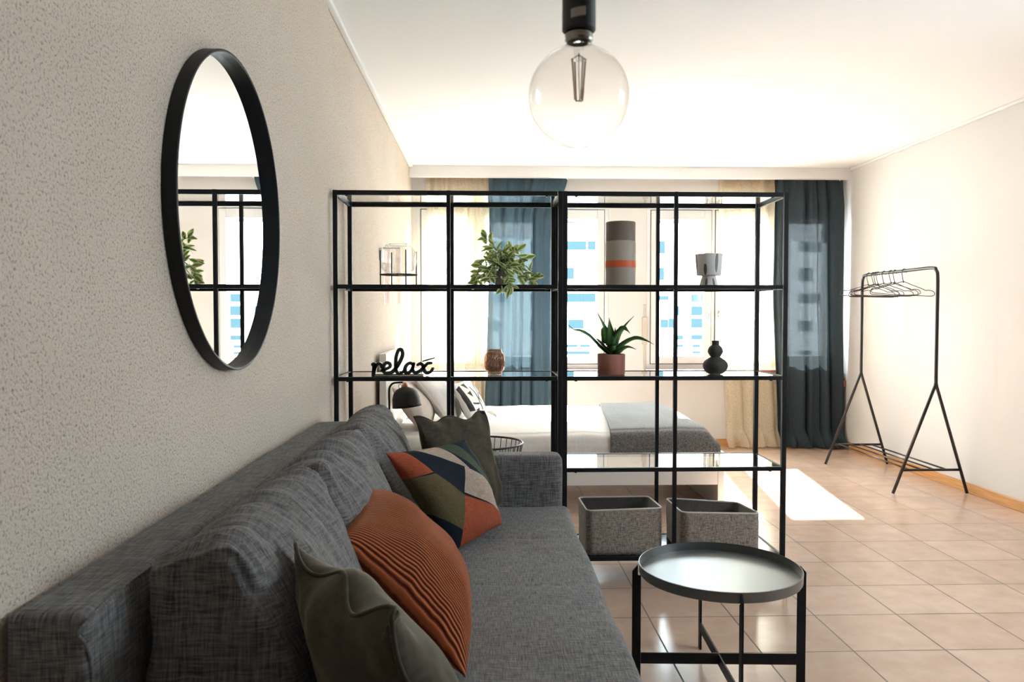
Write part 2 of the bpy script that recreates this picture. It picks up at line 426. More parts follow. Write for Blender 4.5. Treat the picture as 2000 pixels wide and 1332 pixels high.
def catmull(pts, n=8, closed=False):
    pts = [V(p) for p in pts]; out = []; k = len(pts)
    rng = range(k if closed else k - 1)
    for i in rng:
        p0 = pts[i - 1] if (i > 0 or closed) else pts[0]; p1 = pts[i]; p2 = pts[(i + 1) % k]
        p3 = pts[(i + 2) % k] if (closed or i + 2 < k) else pts[-1]
        for j in range(n):
            t = j / n
            out.append(.5 * ((2 * p1) + (p2 - p0) * t + (2 * p0 - 5 * p1 + 4 * p2 - p3) * t * t + (3 * p1 - p0 - 3 * p2 + p3) * t ** 3))
    if not closed: out.append(pts[-1])
    return out
def nz3(x, y, z, s=1.0): return noise.noise(V((x * s, y * s, z * s)))

def soft_block(corners, r=.15, n=(16, 16, 16), disp=None, rabs=None):
    """rounded block filling the hexahedron CORNERS: dict (i,j,k)->point, i,j,k in 0/1; r = rounding in each axis (fraction of half size) ; disp(p, nrm, q)->offset"""
    mb = MB(); idx = {}
    nx, ny, nz = n
    rr = r if isinstance(r, (tuple, list)) else (r, r, r)
    C = {k: V(c) for k, c in corners.items()}
    def mp(q):
        u, v, w = [(x + 1) / 2 for x in q]; p = V((0, 0, 0))
        for (i, j, k), c in C.items():
            p += c * ((u if i else 1 - u) * (v if j else 1 - v) * (w if k else 1 - w))
        return p
    def vert(i, j, k):
        key = (i, j, k)
        if key in idx: return idx[key]
        q = [2 * i / nx - 1, 2 * j / ny - 1, 2 * k / nz - 1]
        # denser near the edges
        q = [math.copysign(1 - (1 - abs(x)) ** 1.35, x) for x in q]
        inner = [max(-(1 - rr[a]), min(1 - rr[a], q[a])) for a in range(3)]
        d = [(q[a] - inner[a]) / rr[a] for a in range(3)]
        ln = math.sqrt(sum(x * x for x in d))
        if ln > 1e-9:
            d = [x / ln for x in d]
        pq = [inner[a] + d[a] * rr[a] for a in range(3)]
        p = mp(pq)
        nr = V(d)
        if disp:
            p = p + disp(p, nr, pq)
        idx[key] = len(mb.v); mb.v.append(tuple(p)); return idx[key]
    def face(fn, na, nb):
        for a in range(na):
            for b in range(nb):
                mb.f.append((vert(*fn(a, b)), vert(*fn(a + 1, b)), vert(*fn(a + 1, b + 1)), vert(*fn(a, b + 1)))); mb.mi.append(0)
    face(lambda a, b: (a, b, 0), nx, ny); face(lambda a, b: (a, b, nz), nx, ny)
    face(lambda a, b: (a, 0, b), nx, nz); face(lambda a, b: (a, ny, b), nx, nz)
    face(lambda a, b: (0, a, b), ny, nz); face(lambda a, b: (nx, a, b), ny, nz)
    return mb
def box_corners(x0, x1, y0, y1, z0, z1):
    return {(i, j, k): ((x0, x1)[i], (y0, y1)[j], (z0, z1)[k]) for i in (0, 1) for j in (0, 1) for k in (0, 1)}

def pillow_mesh(TL, TR, BR, BL, tf, tb, n=40, pull=.06, wr=.012, seed=0, power=.5, edge=None):
    """cushion whose seam runs through four corners; tf/tb = swell to the front / back"""
    TL, TR, BR, BL = map(V, (TL, TR, BR, BL))
    nrm = ((TR - TL) + (BR - BL)).cross((BL - TL) + (BR - TR)).normalized() * -1
    if (nrm.dot(V((0, 0, 0)))): pass
    ctr = (TL + TR + BR + BL) / 4
    mb = MB()
    def pos(u, v, side):
        uu, vv = u, v
        p = TL * (1 - u) * (1 - v) + TR * u * (1 - v) + BR * u * v + BL * (1 - u) * v
        su, sv = math.sin(math.pi * u), math.sin(math.pi * v)
        # seam pulled in between the corners
        p = p + (ctr - p) * pull * 2 * (su * (1 - sv) ** 2 + sv * (1 - su) ** 2) * .6
        t = ((1 - (2 * u - 1) ** 2) * (1 - (2 * v - 1) ** 2)) ** power
        e = 1 - min(1, 4 * min(u, 1 - u, v, 1 - v))
        w_ = noise.noise(V((u * 3 + seed, v * 3, seed * 1.7))) * 1.2 + noise.noise(V((u * 9 + seed, v * 9, seed))) * .6 * e
        amp = wr * (t ** .5) * w_
        off = (tf if side > 0 else tb) * t + amp
        q = p + nrm * (off * side)
        if edge: q = q + edge(u, v, nrm)
        return q
    for side in (1, -1):
        vs, uvs = [], []
        for j in range(n + 1):
            for i in range(n + 1):
                u, v = i / n, j / n
                u = .5 - .5 * math.cos(math.pi * u); v = .5 - .5 * math.cos(math.pi * v)
                u = .5 * u + .5 * i / n; v = .5 * v + .5 * j / n
                vs.append(pos(u, v, side)); uvs.append((u, v))
        fs = [(j * (n + 1) + i, j * (n + 1) + i + 1, (j + 1) * (n + 1) + i + 1, (j + 1) * (n + 1) + i) for j in range(n) for i in range(n)]
        mb.add(vs, fs, uvs)
    seam = []
    k = 30
    for (a, b) in (((0, 0), (1, 0)), ((1, 0), (1, 1)), ((1, 1), (0, 1)), ((0, 1), (0, 0))):
        for i in range(k):
            t = i / k; u = a[0] + (b[0] - a[0]) * t; v = a[1] + (b[1] - a[1]) * t
            seam.append(pos(u, v, 1))
    return mb, seam, nrm
def pillow(name, label, cat, TL, TR, BR, BL, tf, tb, material, group=None, piping=None, pr_=.003, **kw):
    mb, seam, nrm = pillow_mesh(TL, TR, BR, BL, tf, tb, **kw)
    o = build(mb, name, material, smooth=True, weld=True)
    tag(o, label, cat, group)
    if piping: build(MB().tube(seam, pr_, 6, closed=True), 'piping', piping, o, smooth=True)
    return o

# ------------------------------------------------------------------ the room
struct(MB().box(XL - .2, XR + .2, YF - .2, YB + .3, -.12, 0), 'floor', M['tile'])
struct(MB().box(XL - .2, XR + .2, YF - .2, YB + .3, ZC, ZC + .15), 'ceiling', M['ceiling'])
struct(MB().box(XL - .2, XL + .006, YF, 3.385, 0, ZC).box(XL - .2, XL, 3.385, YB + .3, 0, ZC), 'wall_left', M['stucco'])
SW0, SW1, SWZ0, SWZ1 = 1.25, 2.5, 1.30, 2.20  # opening for the unseen side window added as fill
struct(MB().box(XR, XR + .2, YF, SW0, 0, ZC).box(XR, XR + .2, SW1, YB + .3, 0, ZC).box(XR, XR + .2, SW0, SW1, 0, SWZ0).box(XR, XR + .2, SW0, SW1, SWZ1, ZC), 'wall_right', M['wall_plain'])
struct(MB().box(XL - .2, XR + .2, YF - .2, YF, 0, ZC), 'wall_front', M['wall_low_bounce'])  # wall behind the camera, kept dark so less light bounces back
WZ0, WZ1 = .715, 2.235
W1, W2 = (-.63, 1.125), (1.478, 3.235)
b = MB()
b.box(XL, XR, YB, YB + .25, 0, WZ0 - .02).box(XL, XR, YB, YB + .25, WZ1, ZC)
b.box(XL, W1[0], YB, YB + .25, WZ0 - .02, WZ1).box(W1[1], W2[0], YB, YB + .25, WZ0 - .02, WZ1).box(W2[1], XR, YB, YB + .25, WZ0 - .02, WZ1)
struct(b, 'wall_back', M['wall_plain'])
struct(MB().box(XR - .012, XR, YF, YB, 0, .07), 'baseboard_right', M['wood'], bevel=.003)
struct(MB().box(XL, XR - .012, YB - .012, YB, 0, .07), 'baseboard_back', M['wood'], bevel=.003)
struct(MB().box(XL, XL + .018, YF, YB - .012, 0, .07), 'baseboard_left', M['wood'], bevel=.003)
struct(MB().box(XL, XR, 6.93, 6.955, 2.452, ZC).box(XL, XR, 6.93, 6.99, 2.446, 2.456), 'trim_1', M['white'], bevel=.002)
struct(MB().box(XR - .022, XR, YF, 6.93, ZC - .022, ZC), 'trim_2', M['white'], bevel=.006)
struct(MB().box(XL, XL + .03, YF, 6.93, ZC - .02, ZC), 'trim_3', M['white'], bevel=.006)

def window(idx, x0, x1, sashes, handles):
    root = bpy.data.objects.new('window_%d' % idx, None); COL.objects.link(root); root.location = (x0, YB, WZ0); root['kind'] = 'structure'
    y0, y1 = YB + .005, YB + .075
    f = MB()
    f.box(x0, x1, y0, y1, WZ1 - .045, WZ1).box(x0, x1, y0, y1, WZ0, WZ0 + .05)
    xs = [x0] + [x for s in sashes for x in s] + [x1]
    for i in range(0, len(xs), 2):
        f.box(xs[i], xs[i + 1], y0, y1, WZ0 + .05, WZ1 - .045)
    build(f, 'window_frame', M['frame_white'], root, bevel=.003)
    for (a, c) in sashes:
        z0, z1 = WZ0 + .050, WZ1 - .045; e = .0062
        k = MB().box(a, a + e, y0 + .002, y0 + .03, z0, z1).box(c - e, c, y0 + .002, y0 + .03, z0, z1).box(a + e, c - e, y0 + .002, y0 + .03, z0, z0 + e).box(a + e, c - e, y0 + .002, y0 + .03, z1 - e, z1)
        build(k, 'gap_shade', M['gap_shade'], root)  # dark strip in each sash gap, standing in for its shade
        z0 += e; z1 -= e; a += e; c -= e; w = .063
        s = MB().box(a, a + w, y0 - .012, y1 - .02, z0, z1).box(c - w, c, y0 - .012, y1 - .02, z0, z1)
        s.box(a + w, c - w, y0 - .012, y1 - .02, z0, z0 + w + .005).box(a + w, c - w, y0 - .012, y1 - .02, z1 - w - .02, z1)
        so = build(s, 'sash', M['frame_white'], root, bevel=.004)
        build(MB().box(a + w, c - w, y0 + .02, y0 + .026, z0 + w, z1 - w), 'pane', M['pane'], so)
    for hx in handles:
        h = MB().box(hx - .012, hx + .012, y0 - .022, y0 - .010, 1.20, 1.27).tube([(hx, y0 - .02, 1.25), (hx, y0 - .05, 1.25), (hx, y0 - .055, 1.24), (hx, y0 - .055, 1.13)], .008, 8)
        build(h, 'handle', M['steel'], root, smooth=True)
    build(MB().box(x0 + .05, x1 - .05, YB + .09, YB + .10, WZ1 - .16, WZ1 - .01), 'shutter', M['steel'], root)
    build(MB().box(x0 - .02, x1 + .02, YB - .10, YB + .003, WZ0 - .022, WZ0 - .001), 'window_sill', M['sillwood'], root, bevel=.004)
# unseen window beside the camera, added as fill light for the sofa end
_r = bpy.data.objects.new('window_3', None); COL.objects.link(_r); _r.location = (XR, SW0, SWZ0); _r['kind'] = 'structure'
_f = MB()
for (a, c) in ((SW0, SW0 + .06), ((SW0 + SW1) / 2 - .05, (SW0 + SW1) / 2 + .05), (SW1 - .06, SW1)): _f.box(XR + .03, XR + .09, a, c, SWZ0, SWZ1)
_f.box(XR + .03, XR + .09, SW0, SW1, SWZ0, SWZ0 + .06).box(XR + .03, XR + .09, SW0, SW1, SWZ1 - .06, SWZ1)
build(_f, 'window_frame', M['frame_white'], _r)
build(MB().box(XR + .055, XR + .061, SW0 + .06, SW1 - .06, SWZ0 + .06, SWZ1 - .06), 'pane', M['pane'], _r)
window(1, *W1, [(-.60, -.10), (-.07, .494), (.523, 1.09)], [.508])
window(2, *W2, [(1.513, 2.085), (2.114, 2.69), (2.72, 3.20)], [2.045, 2.155])
tag(build(MB().box(1.452, 1.470, YB - .012, YB - .001, .72, 1.32).box(1.438, 1.484, YB - .022, YB - .001, .95, 1.20), 'shutter_strap', M['strap'], bevel=.003),
    'beige roller shutter strap on the pier between the two windows', 'strap')
tag(build(MB().box(3.262, 3.299, 6.99, 7.03, .56, .62), 'wall_socket', M['sillwood'], bevel=.004), 'small brown socket low on the wall behind the right curtain', 'socket')

# ------------------------------------------------------------------ outside
tag(build(MB().box(-60, 60, YB + .6, 90, -9.2, -9), 'street', M['street']), 'pale street far below between the room and the building opposite', 'street')
bld = thing('apartment_building', 'overexposed white building with blue-tinted windows across the street', 'building', (6, 30, -9))
build(MB().box(-16, 22, 30, 40, -9, 14), 'wall', M['facade'], bld)
wins = []
for r_i, (z0, z1) in enumerate(((3.75, 4.12), (2.62, 3.10), (1.75, 2.10), (.66, 1.05), (-.28, -.12), (-.65, -.42))):
    for c_i in range(-9, 13):
        x0 = 3.45 + c_i * 1.75
        if 2.0 < x0 < 5.1 or 6.2 < x0 < 9.6: continue
        wins.append((x0, x0 + (.95 if r_i in (0, 2) else .55), z0, z1))
for x0, x1, z0, z1 in [(3.07, 3.86, 3.8, 4.13),(3.92, 4.22, 3.8, 4.13),(3.07, 3.39, 2.67, 3.1),(3.07, 4.23, 1.78, 2.11),(3.17, 3.77, 0.75, 1.1),(3.08, 3.53, 0.03, 0.13),(3.63, 4.01, 0.03, 0.13),(3.08, 4.01, -0.25, -0.13),(6.71, 6.93, 3.67, 4.14),(6.72, 6.9, 2.63, 3.11),(6.72, 7.08, 1.86, 2.02),(7.97, 8.43, 1.78, 2.08),(7.37, 7.51, 1.26, 1.62),(7.97, 8.44, 1.26, 1.62),(7.97, 8.44, 0.78, 1.14),(6.77, 7.07, 0.78, 1.1),(7.98, 8.44, 0.32, 0.5),(8.04, 8.32, 0.02, 0.12),(8.04, 8.33, -0.22, -0.13),(7.09, 7.33, 0.78, 1.14),(7.42, 7.66, 0.03, 0.13),(7.42, 7.66, 0.32, 0.48)]:
    wins.append((x0, x1, z0, z1))
for x0, x1, z0, z1 in wins:
    build(MB().box(x0, x1, 29.96, 29.999, z0, z1), 'window', M['facade_glass'], bld)

# ------------------------------------------------------------------ curtains
def curtain(name, label, cat, top, bot, mid, zt, zb, Y, folds, amp, material, seed=0, puddle=0.0, nx=150, nz=70, group=None, band=None):
    mb = MB(); vs = []
    for j in range(nz + 1):
        t = j / nz
        z = zt + (zb - zt) * t
        k1 = smoothstep(0, .12, t)
        if mid:
            xl = top[0] + (mid[0] - top[0]) * smoothstep(0, .5, t) + (bot[0] - mid[0]) * smoothstep(.35, 1, t)
            xr = top[1] + (mid[1] - top[1]) * smoothstep(0, .16, t) + (bot[1] - mid[1]) * smoothstep(.4, 1, t)
        else:
            xl = top[0] + (bot[0] - top[0]) * smoothstep(.2, 1, t); xr = top[1] + (bot[1] - top[1]) * smoothstep(.2, 1, t)
        for i in range(nx + 1):
            s = i / nx
            ph = s * folds * 2 * math.pi + .9 * noise.noise(V((s * 3 + seed, t * .9, seed)))*2.2
            wv_ = math.sin(ph) * .65 + .35 * math.sin(ph * 1.63 + seed)
            pinch = abs(math.sin(s * folds * 1.4 * math.pi)) ** 6 * (1 - k1) * .6
            y = Y + amp * (wv_ * (.35 + .65 * k1) + pinch * .6) + .012 * noise.noise(V((s * 6, t * 5, seed + 3)))
            x = xl + (xr - xl) * s + amp * .35 * math.cos(ph) * k1
            zz = z
            if puddle:
                q = smoothstep(1 - .07, 1, t)
                y -= puddle * q * (.6 + .6 * noise.noise(V((s * 5 + seed, 1.3, 0))) + .3 * math.sin(ph))
                zz = max(.006, z - .0) + q * .03 * abs(noise.noise(V((s * 9, t * 30, seed))))
                x += q * .05 * noise.noise(V((s * 4, t * 9, seed)))
            vs.append((x, y, zz))
    fs = [(j * (nx + 1) + i, j * (nx + 1) + i + 1, (j + 1) * (nx + 1) + i + 1, (j + 1) * (nx + 1) + i) for j in range(nz) for i in range(nx)]
    mb.add(vs, fs)
    o = build(mb, name, material, smooth=True)
    tag(o, label, cat, group)
    if band:
        r = int(nz * .035)
        bv = [(x, y - .004, z) for (x, y, z) in vs[:(r + 1) * (nx + 1)]]
        bf = [(j * (nx + 1) + i, j * (nx + 1) + i + 1, (j + 1) * (nx + 1) + i + 1, (j + 1) * (nx + 1) + i) for j in range(r) for i in range(nx)]
        build(MB().add(bv, bf), 'heading', band, o, smooth=True)
    return o
curtain('drape', 'slate blue drape between the shelving and the left window, its hem behind the bed', 'curtain', (.02, .735), (-.03, .60), (.01, .60), 2.47, .02, 7.02, 6, .026, M['drape'], 1.3, nz=80)
curtain('drape', 'slate drape with shade put into its colour, hanging in the right corner beside the clothes rack', 'curtain', (2.615, 3.24), (2.66, 3.27), (2.60, 3.24), 2.47, .012, 7.00, 5, .040, M['drape_shaded'], 4.1, puddle=.16, nz=90)
curtain('sheer_curtain', 'cream sheer curtain over the left window, beside the left wall', 'curtain', (-.54, .06), (-.56, .06), None, 2.47, .02, 7.075, 7, .016, M['sheer'], 2.2, band=M['sheer_band'])
curtain('sheer_curtain', 'cream sheer curtain over the right window, its hem pooled on the tiles', 'curtain', (2.12, 2.66), (2.20, 2.72), (2.14, 2.66), 2.47, .012, 7.055, 3.6, .030, M['sheer'], 6.2, puddle=.17, nz=90, band=M['sheer_band'])
for hx, hy in ((.70, 6.985), (3.17, 6.965)):
    tag(build(MB().tube(catmull([(hx, hy, 2.49), (hx + .01, hy - .01, 2.46), (hx + .025, hy - .012, 2.438), (hx + .035, hy, 2.45)], 5), .005, 6), 'curtain_hook', M['white'], smooth=True),
        'white plastic hook at the top of the %s drape' % ('blue left' if hx < 1 else 'dark right'), 'hook')

# ------------------------------------------------------------------ shelving units
LV = (1.741, 1.335, .932, .527, .130)
def shelving(x0, label):
    root = thing('shelving_unit', label, 'shelf', (x0 + .5, 3.58, 0), 'open black metal shelving units')
    y0, y1, s = 3.39, 3.77, .020
    for (cx, cy) in ((x0 + .011, y0 + .011), (x0 + .5, y0 + .009), (x0 + .989, y0 + .011), (x0 + .011, y1 - .011), (x0 + .5, y1 - .009), (x0 + .989, y1 - .011)):
        w = s if abs(cx - x0 - .5) > .1 else .017
        build(MB().box(cx - w / 2, cx + w / 2, cy - w / 2, cy + w / 2, .004, 1.752), 'post', M['black'], root, bevel=.0015)
        if abs(cx - x0 - .5) > .1:
            build(MB().lathe([(0, .006), (.010, .006), (.010, 0), (0, 0)], 16, (cx, cy, 0)), 'foot', M['black'], root)
    for i, z in enumerate(LV):
        h = .020 if i == 0 else .018
        f = MB().box(x0 + .02, x0 + .976, y0 + .001, y0 + .017, z - h / 2, z + h / 2).box(x0 + .02, x0 + .976, y1 - .017, y1 - .001, z - h / 2, z + h / 2)
        f.box(x0 + .003, x0 + .015, y0 + .02, y1 - .02, z - h / 2, z + h / 2).box(x0 + .982, x0 + .994, y0 + .02, y1 - .02, z - h / 2, z + h / 2)
        fo = build(f, 'shelf_frame', M['black'], root, bevel=.001)
        for px in (x0 + .06, x0 + .93):
            build(MB().lathe([(0, z - h / 2 - .004), (.006, z - h / 2 - .004), (.006, z - h / 2)], 10, (px, y0 + .012, 0)), 'screw', M['black'], fo)
        g = MB().box(x0 + .0155, x0 + .9815, y0 + .0175, y1 - .0175, z + h / 2 - .008, z + h / 2 - .002)
        if i < 4: build(g, 'glass_shelf', M['shelf_glass'], root)
        else: build(MB().box(x0 + .0155, x0 + .9815, y0 + .0175, y1 - .0175, z - .008, z + h / 2 - .002), 'bottom_board', M['blackgloss'], root)
    return root
shelving(-.665, 'black metal and glass shelving unit against the left wall, behind the sofa')
shelving(.334, 'black metal and glass shelving unit holding the two fabric boxes')
SZ = [z + .007 for z in LV]   # top of each shelf

# ------------------------------------------------------------------ things on the shelves
# glass bowl in wire stand
cx, cy, z0 = -.400, 3.56, SZ[1] + .001
t = thing('terrarium', 'clear glass bowl in a black wire stand on the upper left shelf', 'vase', (cx, cy, z0))
zb = z0 + .052
prof = [(0, zb + .004), (.05, zb + .004), (.066, zb + .012), (.078, zb + .030), (.081, zb + .06), (.080, zb + .10), (.072, zb + .122), (.062, zb + .132), (.058, zb + .137), (.057, zb + .134), (.060, zb + .129), (.069, zb + .119), (.077, zb + .10), (.078, zb + .06), (.075, zb + .031), (.063, zb + .015), (0, zb + .008)]
build(MB().lathe(prof, 48, (cx, cy, 0)), 'glass_bowl', M['jar_clear'], t, smooth=True)
b = MB().tube([(cx + .085 * math.cos(a), cy + .085 * math.sin(a), zb) for a in [i * math.pi / 18 for i in range(36)]], .0022, 6, closed=True)
b.tube([(cx - .085, cy, zb), (cx + .085, cy, zb)], .002, 6).tube([(cx, cy - .085, zb), (cx, cy + .085, zb)], .002, 6)
build(b, 'wire_ring', M['black'], t, smooth=True)
for k in range(4):
    a = math.radians(-62 + 90 * k); x, y = cx + .087 * math.cos(a), cy + .087 * math.sin(a)
    build(MB().tube([(x, y, z0), (x, y, z0 + .160)], .0028, 8), 'leg', M['black'], t, smooth=True)

def leaf(mb, base, d, up, ln, w, curl=.25, n=8, fold=.15):
    d = V(d).normalized(); up = V(up); s = d.cross(up)
    s = s.normalized() if s.length > 1e-6 else V((1, 0, 0)); nr = s.cross(d).normalized()
    vs, uvs, fs = [], [], []
    for i in range(n + 1):
        t = i / n
        ww = w * .5 * math.sin(math.pi * min(1, (t * .93 + .05))) ** .75
        c = V(base) + d * (ln * t) - nr * (curl * ln * t * t)
        for q, u in ((-1, 0), (-.5, .25), (0, .5), (.5, .75), (1, 1)):
            vs.append(c + s * (ww * q) + nr * (abs(q) * ww * fold)); uvs.append((u, t))
    for i in range(n):
        for q in range(4):
            a = i * 5 + q; fs.append((a, a + 1, a + 6, a + 5))
    mb.add(vs, fs, uvs)

# trailing plant
rnd = random.Random(7)
cx, cy, z0 = .075, 3.53, SZ[1] + .001
t = thing('trailing_plant', 'bushy plant with cream edged green leaves spilling over the upper left shelf', 'plant', (cx, cy, z0))
build(MB().lathe([(0, z0), (.034, z0), (.040, z0 + .065), (.042, z0 + .068), (.039, z0 + .068), (.036, z0 + .058), (0, z0 + .058)], 32, (cx, cy, 0)), 'pot', mat('grey_pot', (.22, .22, .22), .6), t, smooth=True)
build(MB().lathe([(0, z0 + .0585), (.0355, z0 + .0585)], 32, (cx, cy, 0)), 'soil', M['soil'], t)
fol, stm = MB(), MB()
stems = []
tips = [(-.10, .01, .10), (-.115, -.02, .055), (-.12, -.03, .015), (-.06, .02, .17), (-.075, .0, .215), (.0, -.02, .15), (.05, .02, .17), (.085, -.01, .12), (.10, -.03, .05), (.15, -.04, .045), (.03, -.07, .09), (-.03, -.08, .08),
        (-.06, -.09, .03), (.02, -.10, .01), (.07, -.09, .03), (-.01, .06, .13), (.06, .07, .09), (-.07, .07, .07), (.0, -.13, -.01), (.03, -.165, -.015), (-.04, -.05, .13), (.03, .0, .12), (.12, -.05, .02), (-.09, -.06, .045)]
for (dx, dy, dz) in tips:
    p0 = V((cx + rnd.uniform(-.02, .02), cy + rnd.uniform(-.02, .02), z0 + .058))
    p2 = V((cx + dx, cy + dy, z0 + max(dz, .008 if dy > -.13 else -.03) + .0))
    p1 = (p0 + p2) / 2 + V((0, 0, .05))
    path = catmull([p0, p1, p2], 6); stm.tube(path, .0016, 5)
    for k in range(3, len(path)):
        if k % 3 == 0 or k >= len(path) - 2:
            for sgn in (-1, 1):
                d = V((rnd.uniform(-1, 1), rnd.uniform(-1, .35), rnd.uniform(-.35, .9))) + (path[k] - path[k - 1]).normalized() * .8
                up = V((rnd.uniform(-.4, .4), -rnd.uniform(.3, 1), rnd.uniform(.2, 1)))
                leaf(fol, path[k], d, up, rnd.uniform(.034, .050), rnd.uniform(.020, .028), rnd.uniform(.1, .35))
for (dx, dy, dz, ex, ez, ln) in ((-.075, 0, .190, -.35, .9, .045), (.065, -.03, .16, .8, .6, .048), (.10, -.03, .125, .9, .25, .048), (-.10, -.02, .09, -1, .1, .045), (-.105, -.03, .045, -1, -.05, .042), (-.11, -.04, .045, -.8, -.6, .048), (.135, -.05, .04, .95, .1, .052), (.03, -.155, .0, .0, -1, .045)):
    leaf(fol, (cx + dx, cy + dy, z0 + dz), (ex, -.1, ez), (.1, -1, .3), ln, .027, .1)
build(stm, 'stems', M['stem'], t, smooth=True); build(fol, 'foliage', M['variegated'], t, smooth=True)

# relax sign: script letters 25 mm deep
def ribbon_strokes(strokes, px, origin, depth, y0):
    mb = MB()
    for pts, wid in strokes:
        path = catmull([V((p[0], 0, -p[1])) * px for p in pts], 8)
        n = len(path); w = [wid * 1.42 * px for p in range(n)]
        f = []
        for i, p in enumerate(path):
            a = path[max(0, i - 1)]; c = path[min(n - 1, i + 1)]; tn = (c - a).normalized(); s = V((-tn.z, 0, tn.x))
            taper = min(1, .75 + .5 * min(i, n - 1 - i) / n)
            f.append((p + s * w[i] / 2 * taper, p - s * w[i] / 2 * taper))
        vs = []
        for (l, r) in f:
            for yy in (y0, y0 + depth):
                vs.append(V((l.x + origin[0], yy, l.z + origin[1]))); vs.append(V((r.x + origin[0], yy, r.z + origin[1])))
        fs = []
        for i in range(n - 1):
            a = i * 4
            fs += [(a, a + 4, a + 5, a + 1), (a + 2, a + 3, a + 7, a + 6), (a, a + 2, a + 6, a + 4), (a + 1, a + 5, a + 7, a + 3)]
        fs += [(0, 1, 3, 2), ((n - 1) * 4, (n - 1) * 4 + 2, (n - 1) * 4 + 3, (n - 1) * 4 + 1)]
        mb.add(vs, fs)
        for e, k in ((path[0], 0), (path[-1], -1)):
            r = w[k] / 2 * .76
            mb.lathe([(0, y0 + .0002), (r, y0 + .0002), (r, y0 + depth - .0002), (0, y0 + depth - .0002)], 16, (e.x + origin[0], 0, e.z + origin[1]), axis='Y')
    return mb
strokes = [([(222, 345), (243, 350), (240, 400), (228, 478)], 44),
           ([(236, 440), (250, 385), (285, 340), (325, 345), (330, 375)], 32),
           ([(335, 425), (385, 408), (440, 375), (435, 335), (395, 325), (358, 365), (355, 425), (390, 462), (445, 455), (500, 415), (565, 315), (605, 220), (590, 158), (553, 162), (522, 240), (514, 350), (526, 435), (562, 468), (610, 440), (640, 405)], 34),
           ([(740, 350), (700, 328), (655, 355), (633, 410), (650, 456), (692, 448), (728, 400), (748, 335)], 34),
           ([(748, 335), (735, 400), (752, 446), (790, 448), (830, 425), (875, 385), (925, 335), (972, 328)], 32),
           ([(800, 350), (838, 335), (868, 365), (882, 420), (915, 456), (965, 442), (992, 402)], 34),
           ([(865, 305), (935, 285), (1015, 262)], 14)]
px = .00232 / 6.66
sg = ribbon_strokes(strokes, px, (-.5115 - 222 * px + 2 * px, SZ[2] + .0015 + 485 * px), .026, 3.50)
sg.box(-.507, -.285, 3.505, 3.523, SZ[2] + .001, SZ[2] + .006)
tag(build(sg, 'word_sign', mat('dark_green_black_wood', (.018, .026, .024), .45), bevel=.001), 'dark freestanding script sign reading relax on the middle left shelf', 'sign')

# amber jar
cx, cy, z0 = .037, 3.54, SZ[2] + .001
t = thing('ribbed_jar', 'amber ribbed glass jar beside the post on the middle left shelf', 'jar', (cx, cy, z0))
b = MB().lathe([(0, z0), (.031, z0), (.031, z0 + .010), (.040, z0 + .020), (.045, z0 + .040), (.045, z0 + .075), (.041, z0 + .094), (.031, z0 + .104), (.031, z0 + .116), (.029, z0 + .116), (.029, z0 + .104), (.039, z0 + .092), (.043, z0 + .075), (.043, z0 + .040), (.038, z0 + .022), (.028, z0 + .012), (0, z0 + .010)], 96, (cx, cy, 0), rib=.035, ribn=24)
build(b, 'jar_body', M['amber'], t, smooth=True)
build(MB().tube([(cx + .0325 * math.cos(a), cy + .0325 * math.sin(a), z0 + .106) for a in [i * math.pi / 16 for i in range(32)]], .0012, 6, closed=True).tube(
    catmull([(cx - .032, cy, z0 + .106), (cx - .045, cy - .01, z0 + .100), (cx - .050, cy - .012, z0 + .085), (cx - .046, cy - .01, z0 + .070)], 5), .0012, 6), 'wire_handle', M['steel'], t, smooth=True)

# banded vase
cx, cy, z0 = .617, 3.56, SZ[1] + .001
o = build(MB().lathe([(0, 0), (.068, 0), (.0695, .003), (.0695, .076), (.0705, .080), (.0705, .116), (.0697, .120), (.0697, .200), (.068, .203), (.0675, .207), (.0675, .292), (.066, .294), (.063, .292), (.063, .006), (0, .006)], 64), 'banded_vase', M['band_vase'], smooth=True)
o.location = (cx, cy, z0); es = o.modifiers.new('es', 'EDGE_SPLIT'); es.split_angle = .7
tag(o, 'tall taupe cylinder vase with an orange band on the upper right-hand unit', 'vase')
# spotted footed planter
cx = 1.021
o = build(MB().lathe([(0, 0), (.042, 0), (.043, .002), (.030, .046), (.032, .048), (.053, .050), (.0545, .053), (.0620, .145), (.0605, .148), (.0575, .147), (.051, .06), (0, .058)], 64), 'footed_planter', M['spotpot'], smooth=True)
o.location = (cx, 3.54, SZ[1] + .001); o.rotation_euler = (0, 0, 4.747)
es = o.modifiers.new('es', 'EDGE_SPLIT'); es.split_angle = .7
tag(o, 'white footed planter with dark ovals on the top right shelf', 'planter')
# gourd vase
cx = 1.055
prof = catmull([(0, 0, 0), (.025, 0, .0), (.045, 0, .012), (.0565, 0, .035), (.050, 0, .058), (.030, 0, .073), (.0215, 0, .079), (.026, 0, .086), (.0345, 0, .103), (.029, 0, .122), (.0175, 0, .133), (.0160, 0, .140), (.0165, 0, .152), (.013, 0, .152), (.012, 0, .135), (0, 0, .13)], 5)
o = build(MB().lathe([(max(0, p.x), p.z) for p in prof], 48), 'gourd_vase', M['gourd'], smooth=True)
o.location = (cx, 3.54, SZ[2] + .001)
tag(o, 'matt charcoal double gourd vase on the middle right shelf', 'vase')
